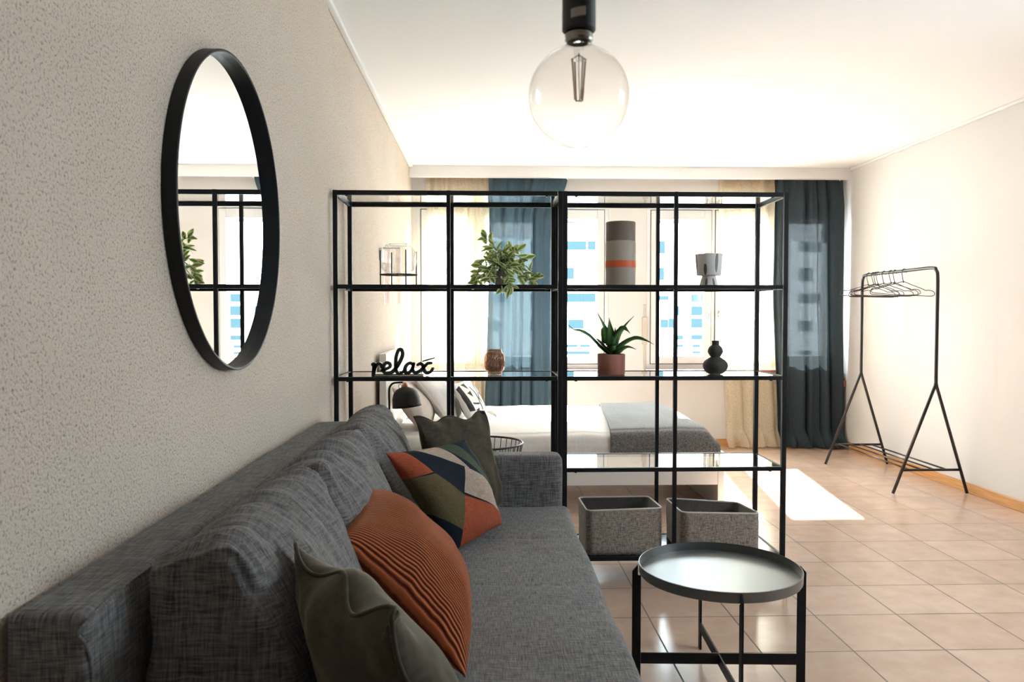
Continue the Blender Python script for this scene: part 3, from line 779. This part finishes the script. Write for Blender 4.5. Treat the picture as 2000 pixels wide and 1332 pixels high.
# agave
cx, cy, z0 = .573, 3.54, SZ[2] + .001
t = thing('potted_agave', 'spiky agave in a terracotta cylinder pot on the middle shelf of the right-hand unit', 'plant', (cx, cy, z0))
build(MB().lathe([(0, z0), (.059, z0), (.062, z0 + .003), (.063, z0 + .092), (.061, z0 + .094), (.058, z0 + .092), (.057, z0 + .08), (0, z0 + .08)], 48, (cx, cy, 0)), 'pot', M['terracotta'], t, smooth=True)
build(MB().lathe([(0, z0 + .0805), (.0568, z0 + .0805)], 32, (cx, cy, 0)), 'soil', M['soil'], t)
def agave_leaf(pts, w):
    path = catmull([V((cx + p[0], cy + p[1], z0 + .08 + p[2])) for p in pts], 6); n = len(path); mb = MB(); vs, uvs, fs = [], [], []
    for i, p in enumerate(path):
        a = path[max(0, i - 1)]; c = path[min(n - 1, i + 1)]; tn = (c - a).normalized()
        out = V((tn.x, tn.y, 0)); side = tn.cross(V((0, 0, 1)))
        if side.length < .25: side = V((1, 0, 0))
        if abs(tn.x) > .3: side = side * .8 + V((0, 0, .5)) if True else side
        side = (side - tn * side.dot(tn)).normalized(); nr = side.cross(tn)
        t_ = i / (n - 1); ww = w * (.55 + .45 * math.sin(math.pi * min(1, t_ * 1.4 + .1)) if t_ < .5 else 1) * (1 - smoothstep(.35, 1, t_) ** 1.1) * .5 + .0008
        for q, u in ((-1, 0), (-.5, .25), (0, .5), (.5, .75), (1, 1)):
            vs.append(p + side * ww * q + nr * (q * q * ww * .45)); uvs.append((u, t_))
        for q, u in ((.5, .75), (0, .5), (-.5, .25)):
            vs.append(p + side * ww * q + nr * (q * q * ww * .45 - .0016)); uvs.append((u, t_))
    for i in range(n - 1):
        for q in range(8):
            a, b_ = i * 8 + q, i * 8 + (q + 1) % 8
            fs.append((a, b_, b_ + 8, a + 8))
    mb.add(vs, fs, uvs); return mb
for pts, w in (([(0, 0, 0), (-.055, -.01, .045), (-.105, -.02, .095), (-.145, -.02, .118), (-.175, -.02, .125), (-.20, -.02, .148)], .022),
               ([(0, .0, 0), (-.03, -.015, .035), (-.06, -.025, .07), (-.082, -.03, .09)], .028),
               ([(0, .01, 0), (-.022, .01, .07), (-.035, .01, .14), (-.065, .01, .205)], .034),
               ([(0, .0, 0), (-.008, -.02, .07), (-.010, -.02, .13), (-.013, -.015, .180)], .036),
               ([(0, .0, 0), (.008, -.03, .05), (.012, -.03, .10), (.014, -.02, .135)], .030),
               ([(0, .01, 0), (.035, .01, .08), (.065, .01, .14), (.105, .01, .187)], .026),
               ([(0, -.01, 0), (.020, -.03, .08), (.045, -.04, .125), (.062, -.045, .122), (.078, -.05, .108)], .036),
               ([(0, .0, 0), (.045, -.02, .05), (.10, -.03, .082), (.15, -.03, .076), (.19, -.03, .058)], .028),
               ([(0, .0, 0), (.03, -.04, .025), (.065, -.06, .046), (.10, -.07, .038)], .026),
               ([(0, .02, 0), (.01, .05, .06), (.02, .08, .12)], .028)):
    build(agave_leaf(pts, w * 1.25), 'leaf', M['agave'], t, smooth=True)

# fabric boxes on the bottom boards
def fabric_box(label, x0, x1, y0, y1, zt, skew, flare):
    zb = SZ[4] + .001; t = thing('storage_basket', label, 'basket', ((x0 + x1) / 2, (y0 + y1) / 2, zb), 'woven fabric storage boxes on the bottom shelves')
    n = 12; r = .035
    def ring(z, off, k):
        pts = []
        for (ccx, ccy, a0) in ((x1 - r, y1 - r, 0), (x0 + r, y1 - r, 90), (x0 + r, y0 + r, 180), (x1 - r, y0 + r, 270)):
            for i in range(n + 1):
                a = math.radians(a0 + 90 * i / n); x = ccx + (r - off) * math.cos(a); y = ccy + (r - off) * math.sin(a)
                u = (x - x0) / (x1 - x0); vv = (y - y0) / (y1 - y0)
                dz = k * (skew[0] * (1 - u) * (1 - vv) + skew[1] * u * (1 - vv) + skew[2] * u * vv + skew[3] * (1 - u) * vv)
                x += flare * k * vv * .0 + .006 * k * noise.noise(V((x * 9, y * 9, z * 9)))
                y += -.008 * math.sin(math.pi * u) * (1 if vv < .5 else -1) * math.sin(k * math.pi)
                pts.append(V((x, y, z + dz)))
        return pts
    K = 10; outer = [ring(zb + (zt - zb) * k / K, 0, k / K) for k in range(K + 1)]; inner = [ring(zb + .004 + (zt - .004 - zb) * k / K, .006, k / K) for k in range(K + 1)]
    m_ = len(outer[0]); mb = MB()
    vs = [p for rg in outer for p in rg]
    fs = [(k * m_ + i, k * m_ + (i + 1) % m_, (k + 1) * m_ + (i + 1) % m_, (k + 1) * m_ + i) for k in range(K) for i in range(m_)]
    fs.append(tuple(range(m_ - 1, -1, -1))); mb.add(vs, fs)
    build(mb, 'basket_body', M['basket'], t, smooth=True)
    mb = MB(); vs = [p for rg in inner for p in rg]
    fs = [(k * m_ + i, (k + 1) * m_ + i, (k + 1) * m_ + (i + 1) % m_, k * m_ + (i + 1) % m_) for k in range(K) for i in range(m_)]
    fs.append(tuple(range(m_))); mb.add(vs, fs)
    build(mb, 'lining', M['basket_in'], t, smooth=True)
    build(MB().tube([(a + b_) / 2 + V((0, 0, .001)) for a, b_ in zip(outer[-1], inner[-1])], .0042, 8, closed=True), 'rim_piping', M['piping'], t, smooth=True)
    for yy in ((y0 + y1) / 2 - .045, (y0 + y1) / 2 + .045):
        build(MB().tube([(x0 + .001, yy + .009 * math.cos(a), zt - .055 + .009 * math.sin(a)) for a in [i * math.pi / 10 for i in range(20)]], .003, 6, closed=True), 'eyelet', M['steel'], t, smooth=True)
    return t
fabric_box('woven taupe fabric box nearest the sofa on the bottom shelf', .445, .790, 3.42, 3.735, .333, (.004, .014, -.006, -.008), 0)
fabric_box('woven taupe fabric box behind the round tray table', .872, 1.232, 3.42, 3.735, .318, (.008, .0, -.024, .0), 0)

# ------------------------------------------------------------------ bulb pendant
bx, by = .115, .97
t = thing('pendant_bulb', 'bare globe bulb in a black socket hanging from the ceiling', 'lamp', (bx, by, ZC))
build(MB().lathe([(0, ZC), (.045, ZC), (.045, ZC - .022), (.02, ZC - .028), (0, ZC - .028)], 32, (bx, by, 0)), 'ceiling_rose', M['gunmetal'], t, smooth=True)
build(MB().tube([(bx, by, ZC - .02), (bx, by, 1.66)], .003, 8), 'cord', M['gunmetal'], t, smooth=True)
so = build(MB().lathe([(0, 1.672), (.008, 1.672), (.0205, 1.662), (.0208, 1.558), (.0195, 1.5565), (0, 1.5565)], 48, (bx, by, 0)), 'socket', M['gunmetal'], t, smooth=True)
so.modifiers.new('es', 'EDGE_SPLIT').split_angle = .6
st = MB(); vs = []; k = 10
for zz in (1.568, 1.579):
    for i in range(k + 1):
        a = math.radians(-125 + 52 * i / k); vs.append((bx + .0210 * math.cos(a), by + .0210 * math.sin(a), zz + (i - 5) * .0003))
st.add(vs, [(i, i + 1, i + k + 2, i + k + 1) for i in range(k)])
build(st, 'sticker', M['sticker'], so, smooth=True)
build(MB().lathe([(.0, 1.5562), (.0165, 1.556), (.0175, 1.551), (.0165, 1.548), (.0175, 1.546), (.0150, 1.543)], 40, (bx, by, 0)), 'screw_cap', M['cap'], t, smooth=True)
R_ = .0625; cz = 1.4765
prof = [(.0152, 1.545), (.0158, 1.541), (.020, 1.5375)]
for i in range(5, 60):
    a = math.pi * (i / 59); 
    if R_ * math.sin(a) > .024 or a > 1: prof.append((max(0, R_ * math.sin(a)), cz + R_ * math.cos(a)))
build(MB().lathe(prof, 72, (bx, by, 0)), 'glass_globe', M['bulb_glass'], t, smooth=True)
b = MB()
build(MB().lathe([(0, 1.543), (.007, 1.543), (.006, 1.53), (.003, 1.520), (0, 1.519)], 20, (bx, by, 0)), 'glass_stem', M['jar_clear'], t, smooth=True)
for k in range(4):
    a = math.radians(25 + 90 * k)
    build(MB().tube([(bx + .0095 * math.cos(a), by + .0095 * math.sin(a), 1.522), (bx + .0055 * math.cos(a), by + .0055 * math.sin(a), 1.472)], .0011, 6), 'filament', M['filament'], t, smooth=True)
build(MB().tube([(bx, by, 1.530), (bx, by, 1.508), (bx + .001, by, 1.471)], .0006, 6).tube([(bx - .004, by, 1.4715), (bx + .004, by, 1.4715)], .0008, 6).tube([(bx - .0095, by, 1.522), (bx, by, 1.528), (bx + .0095, by, 1.522)], .0006, 6), 'support_wire', M['cap'], t, smooth=True)

# ------------------------------------------------------------------ round mirror
my, mz, mr = 2.042, 1.468, .403
xw = XL + .006
t = thing('round_mirror', 'round mirror in a deep black metal frame on the rough left wall', 'mirror', (xw, my, mz))
build(MB().lathe([(mr - .010, .001), (mr, .001), (mr, .0315), (mr - .002, .033), (mr - .006, .033), (mr - .008, .0315), (mr - .008, .006), (mr - .010, .001)], 128, (xw, my, mz), axis='X'), 'frame', M['black'], t, smooth=True).modifiers.new('es', 'EDGE_SPLIT').split_angle = .6
build(MB().lathe([(0, .007), (mr - .0085, .007)], 128, (xw, my, mz), axis='X'), 'mirror_glass', M['mirror'], t)

# ------------------------------------------------------------------ sofa
t = thing('sofa', 'long charcoal grey fabric sofa along the left wall', 'sofa', (-.18, 2.2, 0))
SX = XL + .012
YS0, YS1 = 1.08, 3.34
def fold_disp(seed, a=.006, s=4):
    def f(p, nr, q):
        return nr * (a * noise.noise(V((p.x * s + seed, p.y * s, p.z * s))))
    return f
# back rest slab with long rounded top
def slab_disp(p, nr, q):
    e = smoothstep(3.0, 3.34, p.y) * max(0, q[2]) * .035
    return V((0, 0, -e)) + nr * .004 * noise.noise(V((p.x * 5, p.y * 3, p.z * 5)))
build(soft_block({k: ((SX, -.555)[k[0]] + (.0 if k[2] else -.0), (YS0, YS1)[k[1]], (.10, .792)[k[2]]) for k in box_corners(0, 1, 0, 1, 0, 1)}, (.22, .014, .05), (14, 60, 24), slab_disp), 'backrest', M['sofa'], t, smooth=True)
build(MB().tube(catmull([(-.553, YS0 + .012, .30), (-.554, YS0 + .012, .70), (-.556, YS0 + .02, .782), (-.557, 1.6, .786), (-.557, 2.6, .786), (-.557, 3.2, .765)], 12), .0022, 6), 'back_seam', M['sofa'], t, smooth=True)
# base
build(soft_block(box_corners(-.60, .30, YS0 + .02, YS1 - .02, .05, .25), (.03, .02, .1), (10, 30, 8)), 'base', M['sofa'], t, smooth=True)
# seat mattress, soft front edge, three faint cross seams
def seat_disp(p, nr, q):
    d = V((0, 0, 0))
    if nr.z > .3 or q[2] > .2:
        g = 0
        for sy in (1.76, 2.25, 2.74):
            g += math.exp(-((p.y - sy + .01 * math.sin(p.x * 9)) / .006) ** 2)
        d.z -= g * .0035
        d.z += .006 * noise.noise(V((p.x * 3.5, p.y * 3.5, 1))) + .003 * noise.noise(V((p.x * 11, p.y * 9, 4))) + .008 * (1 - q[0] ** 2) * 0
    if q[0] > .5: d.x += .008 * noise.noise(V((p.y * 3, p.z * 4, 7)))
    return d
build(soft_block(box_corners(-.42, .342, YS0 + .025, 3.215, .20, .420), (.09, .03, .30), (60, 220, 12), seat_disp), 'seat', M['sofa'], t, smooth=True)
# arms
def arm_disp(p, nr, q): return nr * .004 * noise.noise(V((p.x * 4, p.y * 6, p.z * 4)))
for (a, c) in ((3.215, 3.345), (YS0 - .10, YS0 + .025)):
    build(soft_block(box_corners(-.55, .318, a, c, .06, .622), (.07, .30, .08), (24, 10, 20), arm_disp), 'armrest', M['sofa'], t, smooth=True)
for fx in (-.6, .24):
    for fy in (YS0 + .08, YS1 - .08):
        build(MB().box(fx - .03, fx + .03, fy - .03, fy + .03, 0, .062), 'leg', M['black'], t, bevel=.004)
# three back cushions (removable)
def cushion(label, y0, y1, seed, lean=0.0):
    # corners: i: back(0)/front(1), j: near/far, k: bottom/top
    c = {(0, 0, 0): (-.545, y0, .40), (1, 0, 0): (-.235, y0, .425), (0, 0, 1): (-.53, y0 + .01, .815), (1, 0, 1): (-.400, y0 + .01, .858),
         (0, 1, 0): (-.545, y1, .40), (1, 1, 0): (-.235, y1, .425), (0, 1, 1): (-.53, y1 - .01, .822), (1, 1, 1): (-.402, y1 - .01, .868)}
    def d(p, nr, q):
        o = V((0, 0, 0))
        bul = (1 - q[1] ** 2) * (1 - q[2] ** 2)
        if nr.x > .2: o.x += .055 * bul ** .6
        top = max(0, q[2])
        # sagging top edge between the corners
        o.z -= .020 * (1 - q[1] ** 2) * smoothstep(.5, 1, q[2])
        if q[2] > .55: o.z += .03 * (1 - q[0] ** 2) * (1 - q[1] ** 2)
        # radiating creases near the top of the front face
        s = (q[1] + 1) / 2
        w1 = noise.noise(V((s * 7 + seed, q[2] * 1.2 + .6 * s, seed)))
        w2 = noise.noise(V((s * 16 + q[2] * 2 + seed, q[2] * 1.6, seed + 5)))
        fall = smoothstep(-.2, .9, q[2])
        cr = abs(w2) ** .7
        o += nr * (.016 * w1 * (.4 + .6 * fall) - .017 * cr * fall * (1 if nr.x + nr.z > .3 else .2))
        if abs(q[1]) > .8: o += nr * .006 * noise.noise(V((q[0] * 3, q[2] * 4, seed)))
        return o
    o = build(soft_block(c, (.22, .07, .16), (20, 84, 56), d), 'back_cushion', M['sofa'], smooth=True)
    seam = []
    for j in (0, 1):
        pts = []
        yy = (y0 + .006, y1 - .006)[j]
    tag(o, label, 'cushion', 'grey back cushions of the sofa')
    sm = [V((-.52, y0 + .0, .80)), V((-.47, y0 - .002, .812)), V((-.425, y0 + .004, .838))]
    return o
cushion('grey back cushion nearest the camera, its dark end facing us', 1.205, 1.835, 1.0)
cushion('middle grey back cushion, behind the rust corduroy pillow', 1.845, 2.49, 5.3)
cushion('grey back cushion farthest from the camera, in the corner by the shelving', 2.50, 3.14, 9.7)

# pillows
def ruffle(u, v, n):
    e = min(u, 1 - u, v, 1 - v)
    k = math.exp(-e * 30)
    s = u if min(v, 1 - v) < min(u, 1 - u) else v
    return n * (.014 * k * math.sin(s * 11)) + V((0, 0, .010 * k * math.sin(s * 14 + 1)))
pillow('throw_pillow', 'olive velvet pillow in the foreground, cut by the bottom of the picture', 'pillow',
       (-.335, 1.36, .800), (-.125, 1.01, .800), (.02, 1.125, .43), (-.19, 1.46, .43), .10, .075, M['olive'], group='loose pillows on the sofa', piping=M['olive'], pr_=.004, edge=ruffle, pull=.05, wr=.02, seed=3.1, n=56)
pillow('throw_pillow', 'rust corduroy pillow leaning between the two grey cushions', 'pillow',
       (-.335, 1.76, .690), (-.365, 2.20, .720), (-.085, 2.07, .435), (-.045, 1.63, .435), .135, .06, M['cord'], group='loose pillows on the sofa', pull=.03, wr=.02, seed=8.2, n=56, power=.5)
pillow('throw_pillow', 'patchwork pillow of navy, cream, rust and olive shapes', 'pillow',
       (-.310, 2.38, .785), (-.075, 2.70, .775), (.060, 2.86, .435), (-.120, 2.53, .425), .080, .055, M['patch'], group='loose pillows on the sofa', pull=.04, wr=.012, seed=5.5, n=48)
pillow('throw_pillow', 'olive velvet pillow propped against the far armrest', 'pillow',
       (-.262, 2.80, .835), (-.010, 3.05, .822), (.075, 3.10, .435), (-.17, 2.90, .43), .07, .06, M['olive'], group='loose pillows on the sofa', piping=M['olive'], pr_=.004, edge=ruffle, pull=.05, wr=.02, seed=12.4, n=48)

# ------------------------------------------------------------------ tray table
tx, ty, tz = .760, 2.49, .390
t = thing('tray_table', 'small round black tray table standing on the tiles in front of the shelving', 'table', (tx, ty, 0))
TR = .260
build(MB().lathe([(0, tz - .030), (TR - .003, tz - .030), (TR - .001, tz - .027), (TR, tz + .002), (TR - .003, tz + .003), (TR - .005, tz - .025), (0, tz - .025)], 128, (tx, ty, 0)), 'tray', M['tray'], t, smooth=True).modifiers.new('es', 'EDGE_SPLIT').split_angle = .5
build(MB().lathe([(0, tz - .0245), (.004, tz - .0247), (.004, tz - .025)], 16, (tx, ty, 0)), 'centre_screw', M['steel'], t)
ang = math.radians(-3)
for k in range(4):
    a = ang + k * math.pi / 2; d = V((math.cos(a), math.sin(a), 0)); R0 = TR + .013
    base = V((tx, ty, 0)) + d * R0
    s = V((-d.y, d.x, 0))
    w = .028
    b = MB()
    prof = [(0, 0), (w, 0), (w, tz - .035), (.0 + w, tz - .012), (w - .012, tz + .002), (0.003, tz - .012), (0, tz - .02)]
    prof = [(-w + .010, 0), (.010, 0), (.010, tz - .018), (-.008, tz + .002), (-w + .010, tz - .0), (-w + .010, tz - .034)]
    prof = [(-w + .010, 0), (.010, 0), (.010, tz - .020), (-.008, tz + .001), (-.008, tz - .033), (-w + .010, tz - .033)]
    vs = []
    for sd in (-.003, .003):
        for (r, z) in prof: vs.append(base + d * r + s * sd + V((0, 0, z)))
    n_ = len(prof); fs = [tuple(range(n_)), tuple(range(2 * n_ - 1, n_ - 1, -1))] + [(i, i + n_, (i + 1) % n_ + n_, (i + 1) % n_) for i in range(n_)]
    b.add(vs, fs); build(b, 'leg', M['black'], t)
for k in range(2):
    a = ang + k * math.pi / 2; d = V((math.cos(a), math.sin(a), 0)); c = V((tx, ty, 0)); zc = .082
    z_lo = .044 if k == 0 else .045
    build(MB().bar(c - d * (TR - .006) + V((0, 0, zc)), c + d * (TR - .006) + V((0, 0, zc)), .005, .036), 'cross_bar', M['black'], t)

# ------------------------------------------------------------------ bed
BY0, BY1 = 4.76, 6.30
t = thing('bed', 'white bed behind the shelving, headboard against the left wall', 'bed', (.4, 5.5, 0))
build(MB().box(-.655, -.612, BY0, BY1, 0, .978), 'headboard', M['rail'], t, bevel=.004)
build(MB().box(1.440, 1.482, BY0, BY1, 0, .362), 'footboard', M['rail'], t, bevel=.004)
for y in (BY0, BY1 - .022): build(MB().box(-.612, 1.440, y, y + .022, .158, .352), 'side_rail', M['rail'], t, bevel=.003)
build(MB().box(-.60, 1.43, BY0 + .03, BY1 - .03, .20, .24), 'slats', M['rail'], t)
mt = soft_block(box_corners(-.60, 1.425, BY0 + .015, BY1 - .015, .24, .455), (.04, .05, .25), (20, 16, 8))
tag(build(mt, 'mattress', M['linen'], smooth=True), 'white mattress between the low rails of the bed', 'mattress')
def drape_mesh(x0, x1, top, side_z, y0, y1, seed, nx=90, thick=.0, wob=.012, endx=None, slope=0):
    """cloth over the mattress: crosses it and hangs over the near side (and the foot end)"""
    prof = [(y0 - .022, side_z), (y0 - .026, side_z + .03), (y0 - .024, top - .06), (y0 - .008, top - .018), (y0 + .035, top - .002), (y0 + .15, top + .012), ((y0 + y1) / 2, top + .022), (y1 - .15, top + .012), (y1 - .02, top - .01), (y1 + .012, top - .06), (y1 + .014, side_z + .05)]
    pp = catmull([(0, a, b_) for a, b_ in prof], 6); vs = []
    for i in range(nx + 1):
        s = i / nx; x = x0 + (x1 - x0) * s
        e = smoothstep(1 - .12, 1, s) if endx else 0
        for j, p in enumerate(pp):
            z = p.z; y = p.y; h_ = max(0, (z - side_z) / (top - side_z))
            w = noise.noise(V((x * 3 + seed, y * 2.2, seed))) * wob + noise.noise(V((x * 9 + seed, y * 3, seed))) * wob * .4
            fl = noise.noise(V((x * 7 + seed, 0, seed))) * .014 * (1 - h_)
            zz = z + (w if h_ > .8 else w * h_) - e * e * .055 * h_
            vs.append((x + slope * (y - y0) * (1 - s), y - max(0, fl) * (1 if j < len(pp) / 2 else -1) , zz))
    m_ = len(pp)
    if endx:
        for k in range(1, 8):
            q = k / 7
            for j, p in enumerate(pp):
                h_ = max(0, (p.z - side_z) / (top - side_z)); base = vs[nx * m_ + j]
                zt_ = base[2]; zb_ = side_z + .0
                vs.append((endx + .004 * noise.noise(V((p.y * 5, q * 2, seed))), base[1], zt_ + (min(zb_, zt_) - zt_) * q))
        nx += 7
    fs = [(i * m_ + j, i * m_ + j + 1, (i + 1) * m_ + j + 1, (i + 1) * m_ + j) for i in range(nx) for j in range(m_ - 1)]
    return MB().add(vs, fs)
o = build(drape_mesh(-.56, .96, .478, .362, BY0, BY1, 2.0, wob=.016), 'duvet', M['linen'], smooth=True)
tag(o, 'smooth white duvet spread over the head half of the bed', 'duvet')
sd = o.modifiers.new('solid', 'SOLIDIFY'); sd.thickness = .012; sd.offset = -1
o = build(drape_mesh(.765, 1.425, .492, .366, BY0 - .006, BY1, 6.0, endx=1.437, wob=.010, slope=.10), 'throw_blanket', M['throw'], smooth=True)
tag(o, 'charcoal grey woven throw across the foot of the bed', 'blanket')
sd = o.modifiers.new('solid', 'SOLIDIFY'); sd.thickness = .010; sd.offset = 1
pillow('bed_pillow', 'oatmeal pillow at the near corner of the bed, below the black lamp', 'pillow', (-.585, 4.80, .77), (-.57, 5.30, .80), (-.36, 5.30, .50), (-.38, 4.80, .49), .10, .07, M['sham'], group='pillows against the headboard', seed=2, n=30)
pillow('bed_pillow', 'large white pillow with a folded edge leaning beside the oatmeal one', 'pillow', (-.47, 5.02, .81), (-.43, 5.55, .83), (-.16, 5.55, .50), (-.22, 4.98, .49), .09, .07, M['linen'], group='pillows against the headboard', piping=M['sham'], pr_=.012, seed=4, n=30)
pillow('bed_pillow', 'white pillow at the window end of the headboard', 'pillow', (-.585, 5.62, .80), (-.57, 6.15, .80), (-.33, 6.15, .50), (-.35, 5.62, .49), .10, .07, M['linen'], group='pillows against the headboard', seed=7, n=30)
o = pillow('bed_pillow', 'white cushion with a black geometric print and tassels', 'pillow', (-.235, 5.10, .765), (-.13, 5.45, .77), (.01, 5.45, .50), (-.09, 5.05, .49), .055, .05, M['ethnic'], group='pillows against the headboard', seed=9, n=30)
for (x, y, z, mm, dx) in ((-.085, 5.04, .495, M['tassel'], .06), (.0, 5.46, .535, M['tassel_w'], .07), (-.235, 5.09, .772, M['tassel'], -.015)):
    b = MB()
    for k in range(16):
        a = rnd.uniform(-.5, .5); b.tube(catmull([(x, y, z), (x + dx * .5, y - .01 + a * .02, z - .006 + a * .02), (x + dx, y - .015 + a * .05, max(z - .05, .500) + rnd.uniform(-.0, .02))], 3), .0028, 5)
    build(b, 'tassel', mm, o, smooth=True)

# lamp by the bed: floor stand behind the sofa, black dome shade
lx, ly = -.545, 4.36
t = thing('reading_lamp', 'black dome reading lamp with a copper neck, at the head of the bed', 'lamp', (lx, ly, 0))
build(MB().lathe([(0, 0), (.12, 0), (.12, .012), (.115, .018), (0, .018)], 40, (lx, ly, 0)), 'base', M['black'], t, smooth=True)
build(MB().tube([(lx, ly, .01)] + catmull([(lx, ly, .72), (lx, ly, .79), (lx + .006, ly, .815), (lx + .025, ly, .832), (lx + .070, ly, .836), (lx + .085, ly, .832)], 6), .0055, 10), 'stand', M['black'], t, smooth=True)
hx = lx + .088
build(MB().lathe([(0, .838), (.012, .838), (.014, .834), (.016, .808), (0, .808)], 24, (hx, ly, 0)), 'neck', M['copper'], t, smooth=True)
sh = MB().lathe([(.0, .812), (.018, .811), (.048, .800), (.067, .778), (.077, .748), (.080, .712), (.082, .699), (.079, .699), (.077, .712), (.074, .748), (.064, .776), (.046, .797), (0, .808)], 48, (0, 0, 0))
o = build(sh, 'lamp_shade', M['black'], None, smooth=True)
o.data.transform(Matrix.Translation((hx, ly, 0)) @ Matrix.Translation((0, 0, .8)) @ Matrix.Rotation(math.radians(-6), 4, 'Y') @ Matrix.Translation((0, 0, -.8))); fix_parent(o, t)
build(MB().tube([(hx - .025 + .009 * math.cos(a), ly - .012, .815 + .012 * math.sin(a)) for a in [i * math.pi / 8 for i in range(16)]], .0016, 6, closed=True), 'cable_loop', M['black'], t, smooth=True)

# wire basket table
wx, wy, wz = -.030, 4.32, .500
t = thing('wire_basket_table', 'dark wire basket side table between the sofa arm and the bed', 'table', (wx, wy, 0))
WR = .232
circ = lambda r, z: [(wx + r * math.cos(a), wy + r * math.sin(a), z) for a in [i * math.pi / 32 for i in range(64)]]
dkbrown = mat('dark_bronze_wire', (.035, .015, .014), .4)
build(MB().tube(circ(WR, wz), .006, 8, closed=True), 'rim', dkbrown, t, smooth=True)
build(MB().tube(circ(WR * .72, .03), .005, 8, closed=True), 'base_ring', dkbrown, t, smooth=True)
b = MB()
for k in range(36):
    a = 2 * math.pi * k / 36; c_, s_ = math.cos(a), math.sin(a)
    b.tube(catmull([(wx + WR * c_, wy + WR * s_, wz), (wx + WR * .97 * c_, wy + WR * .97 * s_, wz - .04), (wx + WR * .90 * c_, wy + WR * .90 * s_, wz - .12), (wx + WR * .78 * c_, wy + WR * .78 * s_, .2), (wx + WR * .72 * c_, wy + WR * .72 * s_, .03)], 4), .0022, 6)
build(b, 'wire_sides', dkbrown, t, smooth=True)
for k in range(4):
    a = math.pi / 4 + k * math.pi / 2
    build(MB().lathe([(0, 0), (.012, 0), (.012, .026), (0, .026)], 12, (wx + WR * .72 * math.cos(a), wy + WR * .72 * math.sin(a), 0)), 'foot', dkbrown, t)

# glass tubes of the wall light above the bed
t = thing('wall_light', 'pair of clear rose glass tubes hanging on the wall above the bed', 'lamp', (XL, 5.1, 1.55))
build(MB().box(XL + .0005, XL + .022, 4.96, 5.22, 1.56, 1.64), 'wall_plate', M['white'], t, bevel=.004)
for (tx_, ty_) in ((XL + .040, 5.05), (XL + .110, 5.06)):
    tb = build(MB().lathe([(.019, 1.285), (.020, 1.284), (.021, 1.290), (.021, 1.64), (.019, 1.645), (.018, 1.64), (.018, 1.29)], 32, (tx_, ty_, 0)), 'glass_tube', M['rose_glass'], t, smooth=True)
build(MB().tube([(XL + .01, 5.06, 1.648), (XL + .12, 5.06, 1.648)], .005, 8), 'bracket', M['white'], t, smooth=True)

# ------------------------------------------------------------------ clothes rack
t = thing('clothes_rack', 'black tube clothes rack with A-shaped legs along the right wall', 'rack', (3.02, 5.7, 0))
RX, RY0, RY1, RZ, JZ = 3.040, 5.14, 6.19, 1.538, .747
build(MB().tube(catmull([(RX, RY0, JZ), (RX, RY0, 1.2), (RX, RY0, RZ - .08), (RX, RY0 + .02, RZ - .02), (RX, RY0 + .08, RZ), (RX, 5.6, RZ), (RX, RY1 - .08, RZ), (RX, RY1 - .02, RZ - .02), (RX, RY1, RZ - .08), (RX, RY1, 1.2), (RX, RY1, JZ)], 8), .0115, 12), 'rail', M['rackmetal'], t, smooth=True)
for y in (RY0, RY1):
    for (x, xb) in ((2.755, 0), (3.268, 0)):
        build(MB().tube([(RX, y, JZ + .02), (RX + (x - RX) * .02, y, JZ - .01), (x, y, .006)], .0105, 10), 'leg', M['rackmetal'], t, smooth=True)
    f = (.165) / JZ
    build(MB().tube([(2.755 + (RX - 2.755) * f, y, .165), (3.268 + (RX - 3.268) * f, y, .165)], .009, 10), 'cross_tube', M['rackmetal'], t, smooth=True)
for k in range(4):
    x = 2.865 + k * .085
    build(MB().tube([(x, RY0, .168), (x, RY1, .168)], .006, 8), 'shelf_tube', M['rackmetal'], t, smooth=True)

def hanger(parent_loc):
    b = MB()
    hook = [(.012, 0, -.012), (.0145, 0, 0), (.012, 0, .010), (0, 0, .0165), (-.012, 0, .010), (-.0165, 0, -.006), (-.010, 0, -.040), (0, 0, -.078)]
    b.tube(catmull(hook, 5), .0026, 6)
    body = catmull([(0, 0, -.078), (.06, 0, -.098), (.125, 0, -.120), (.150, 0, -.131), (.170, 0, -.129), (.198, 0, -.134), (.212, 0, -.150), (.205, 0, -.166), (.170, 0, -.171), (0, 0, -.174), (-.170, 0, -.171), (-.205, 0, -.166), (-.212, 0, -.150), (-.198, 0, -.134), (-.170, 0, -.129), (-.150, 0, -.131), (-.125, 0, -.120), (-.06, 0, -.098)], 5, closed=True)
    b.tube(body, .0026, 6, closed=True).lathe([(0, -.070), (.004, -.070), (.005, -.082), (0, -.086)], 10)
    return b
hb = MB.build(hanger(None), 'coat_hanger', M['rackmetal'], None, smooth=True)
spots = [(5.560, -.30, .07), (5.690, .22, .02), (5.745, -.10, -.02), (5.845, -.22, .03), (5.940, .05, .0), (5.975, .12, .03), (6.010, .10, -.03), (6.085, -.12, .04)]
words_ = ['nearest the camera, apart from the rest', 'second from the near end', 'third from the near end', 'fourth from the near end', 'fifth from the near end, close against the next', 'third from the far end', 'second from the far end', 'farthest from the camera, beside the far post']
for i, (y, rz, ry) in enumerate(spots):
    o = hb if i == 0 else hb.copy()
    if i: COL.objects.link(o)
    o.location = (RX, y, RZ - .0015); o.rotation_euler = (0, ry, rz)
    tag(o, 'black wire hanger on the rack, ' + words_[i], 'hanger', 'wire hangers on the clothes rack')
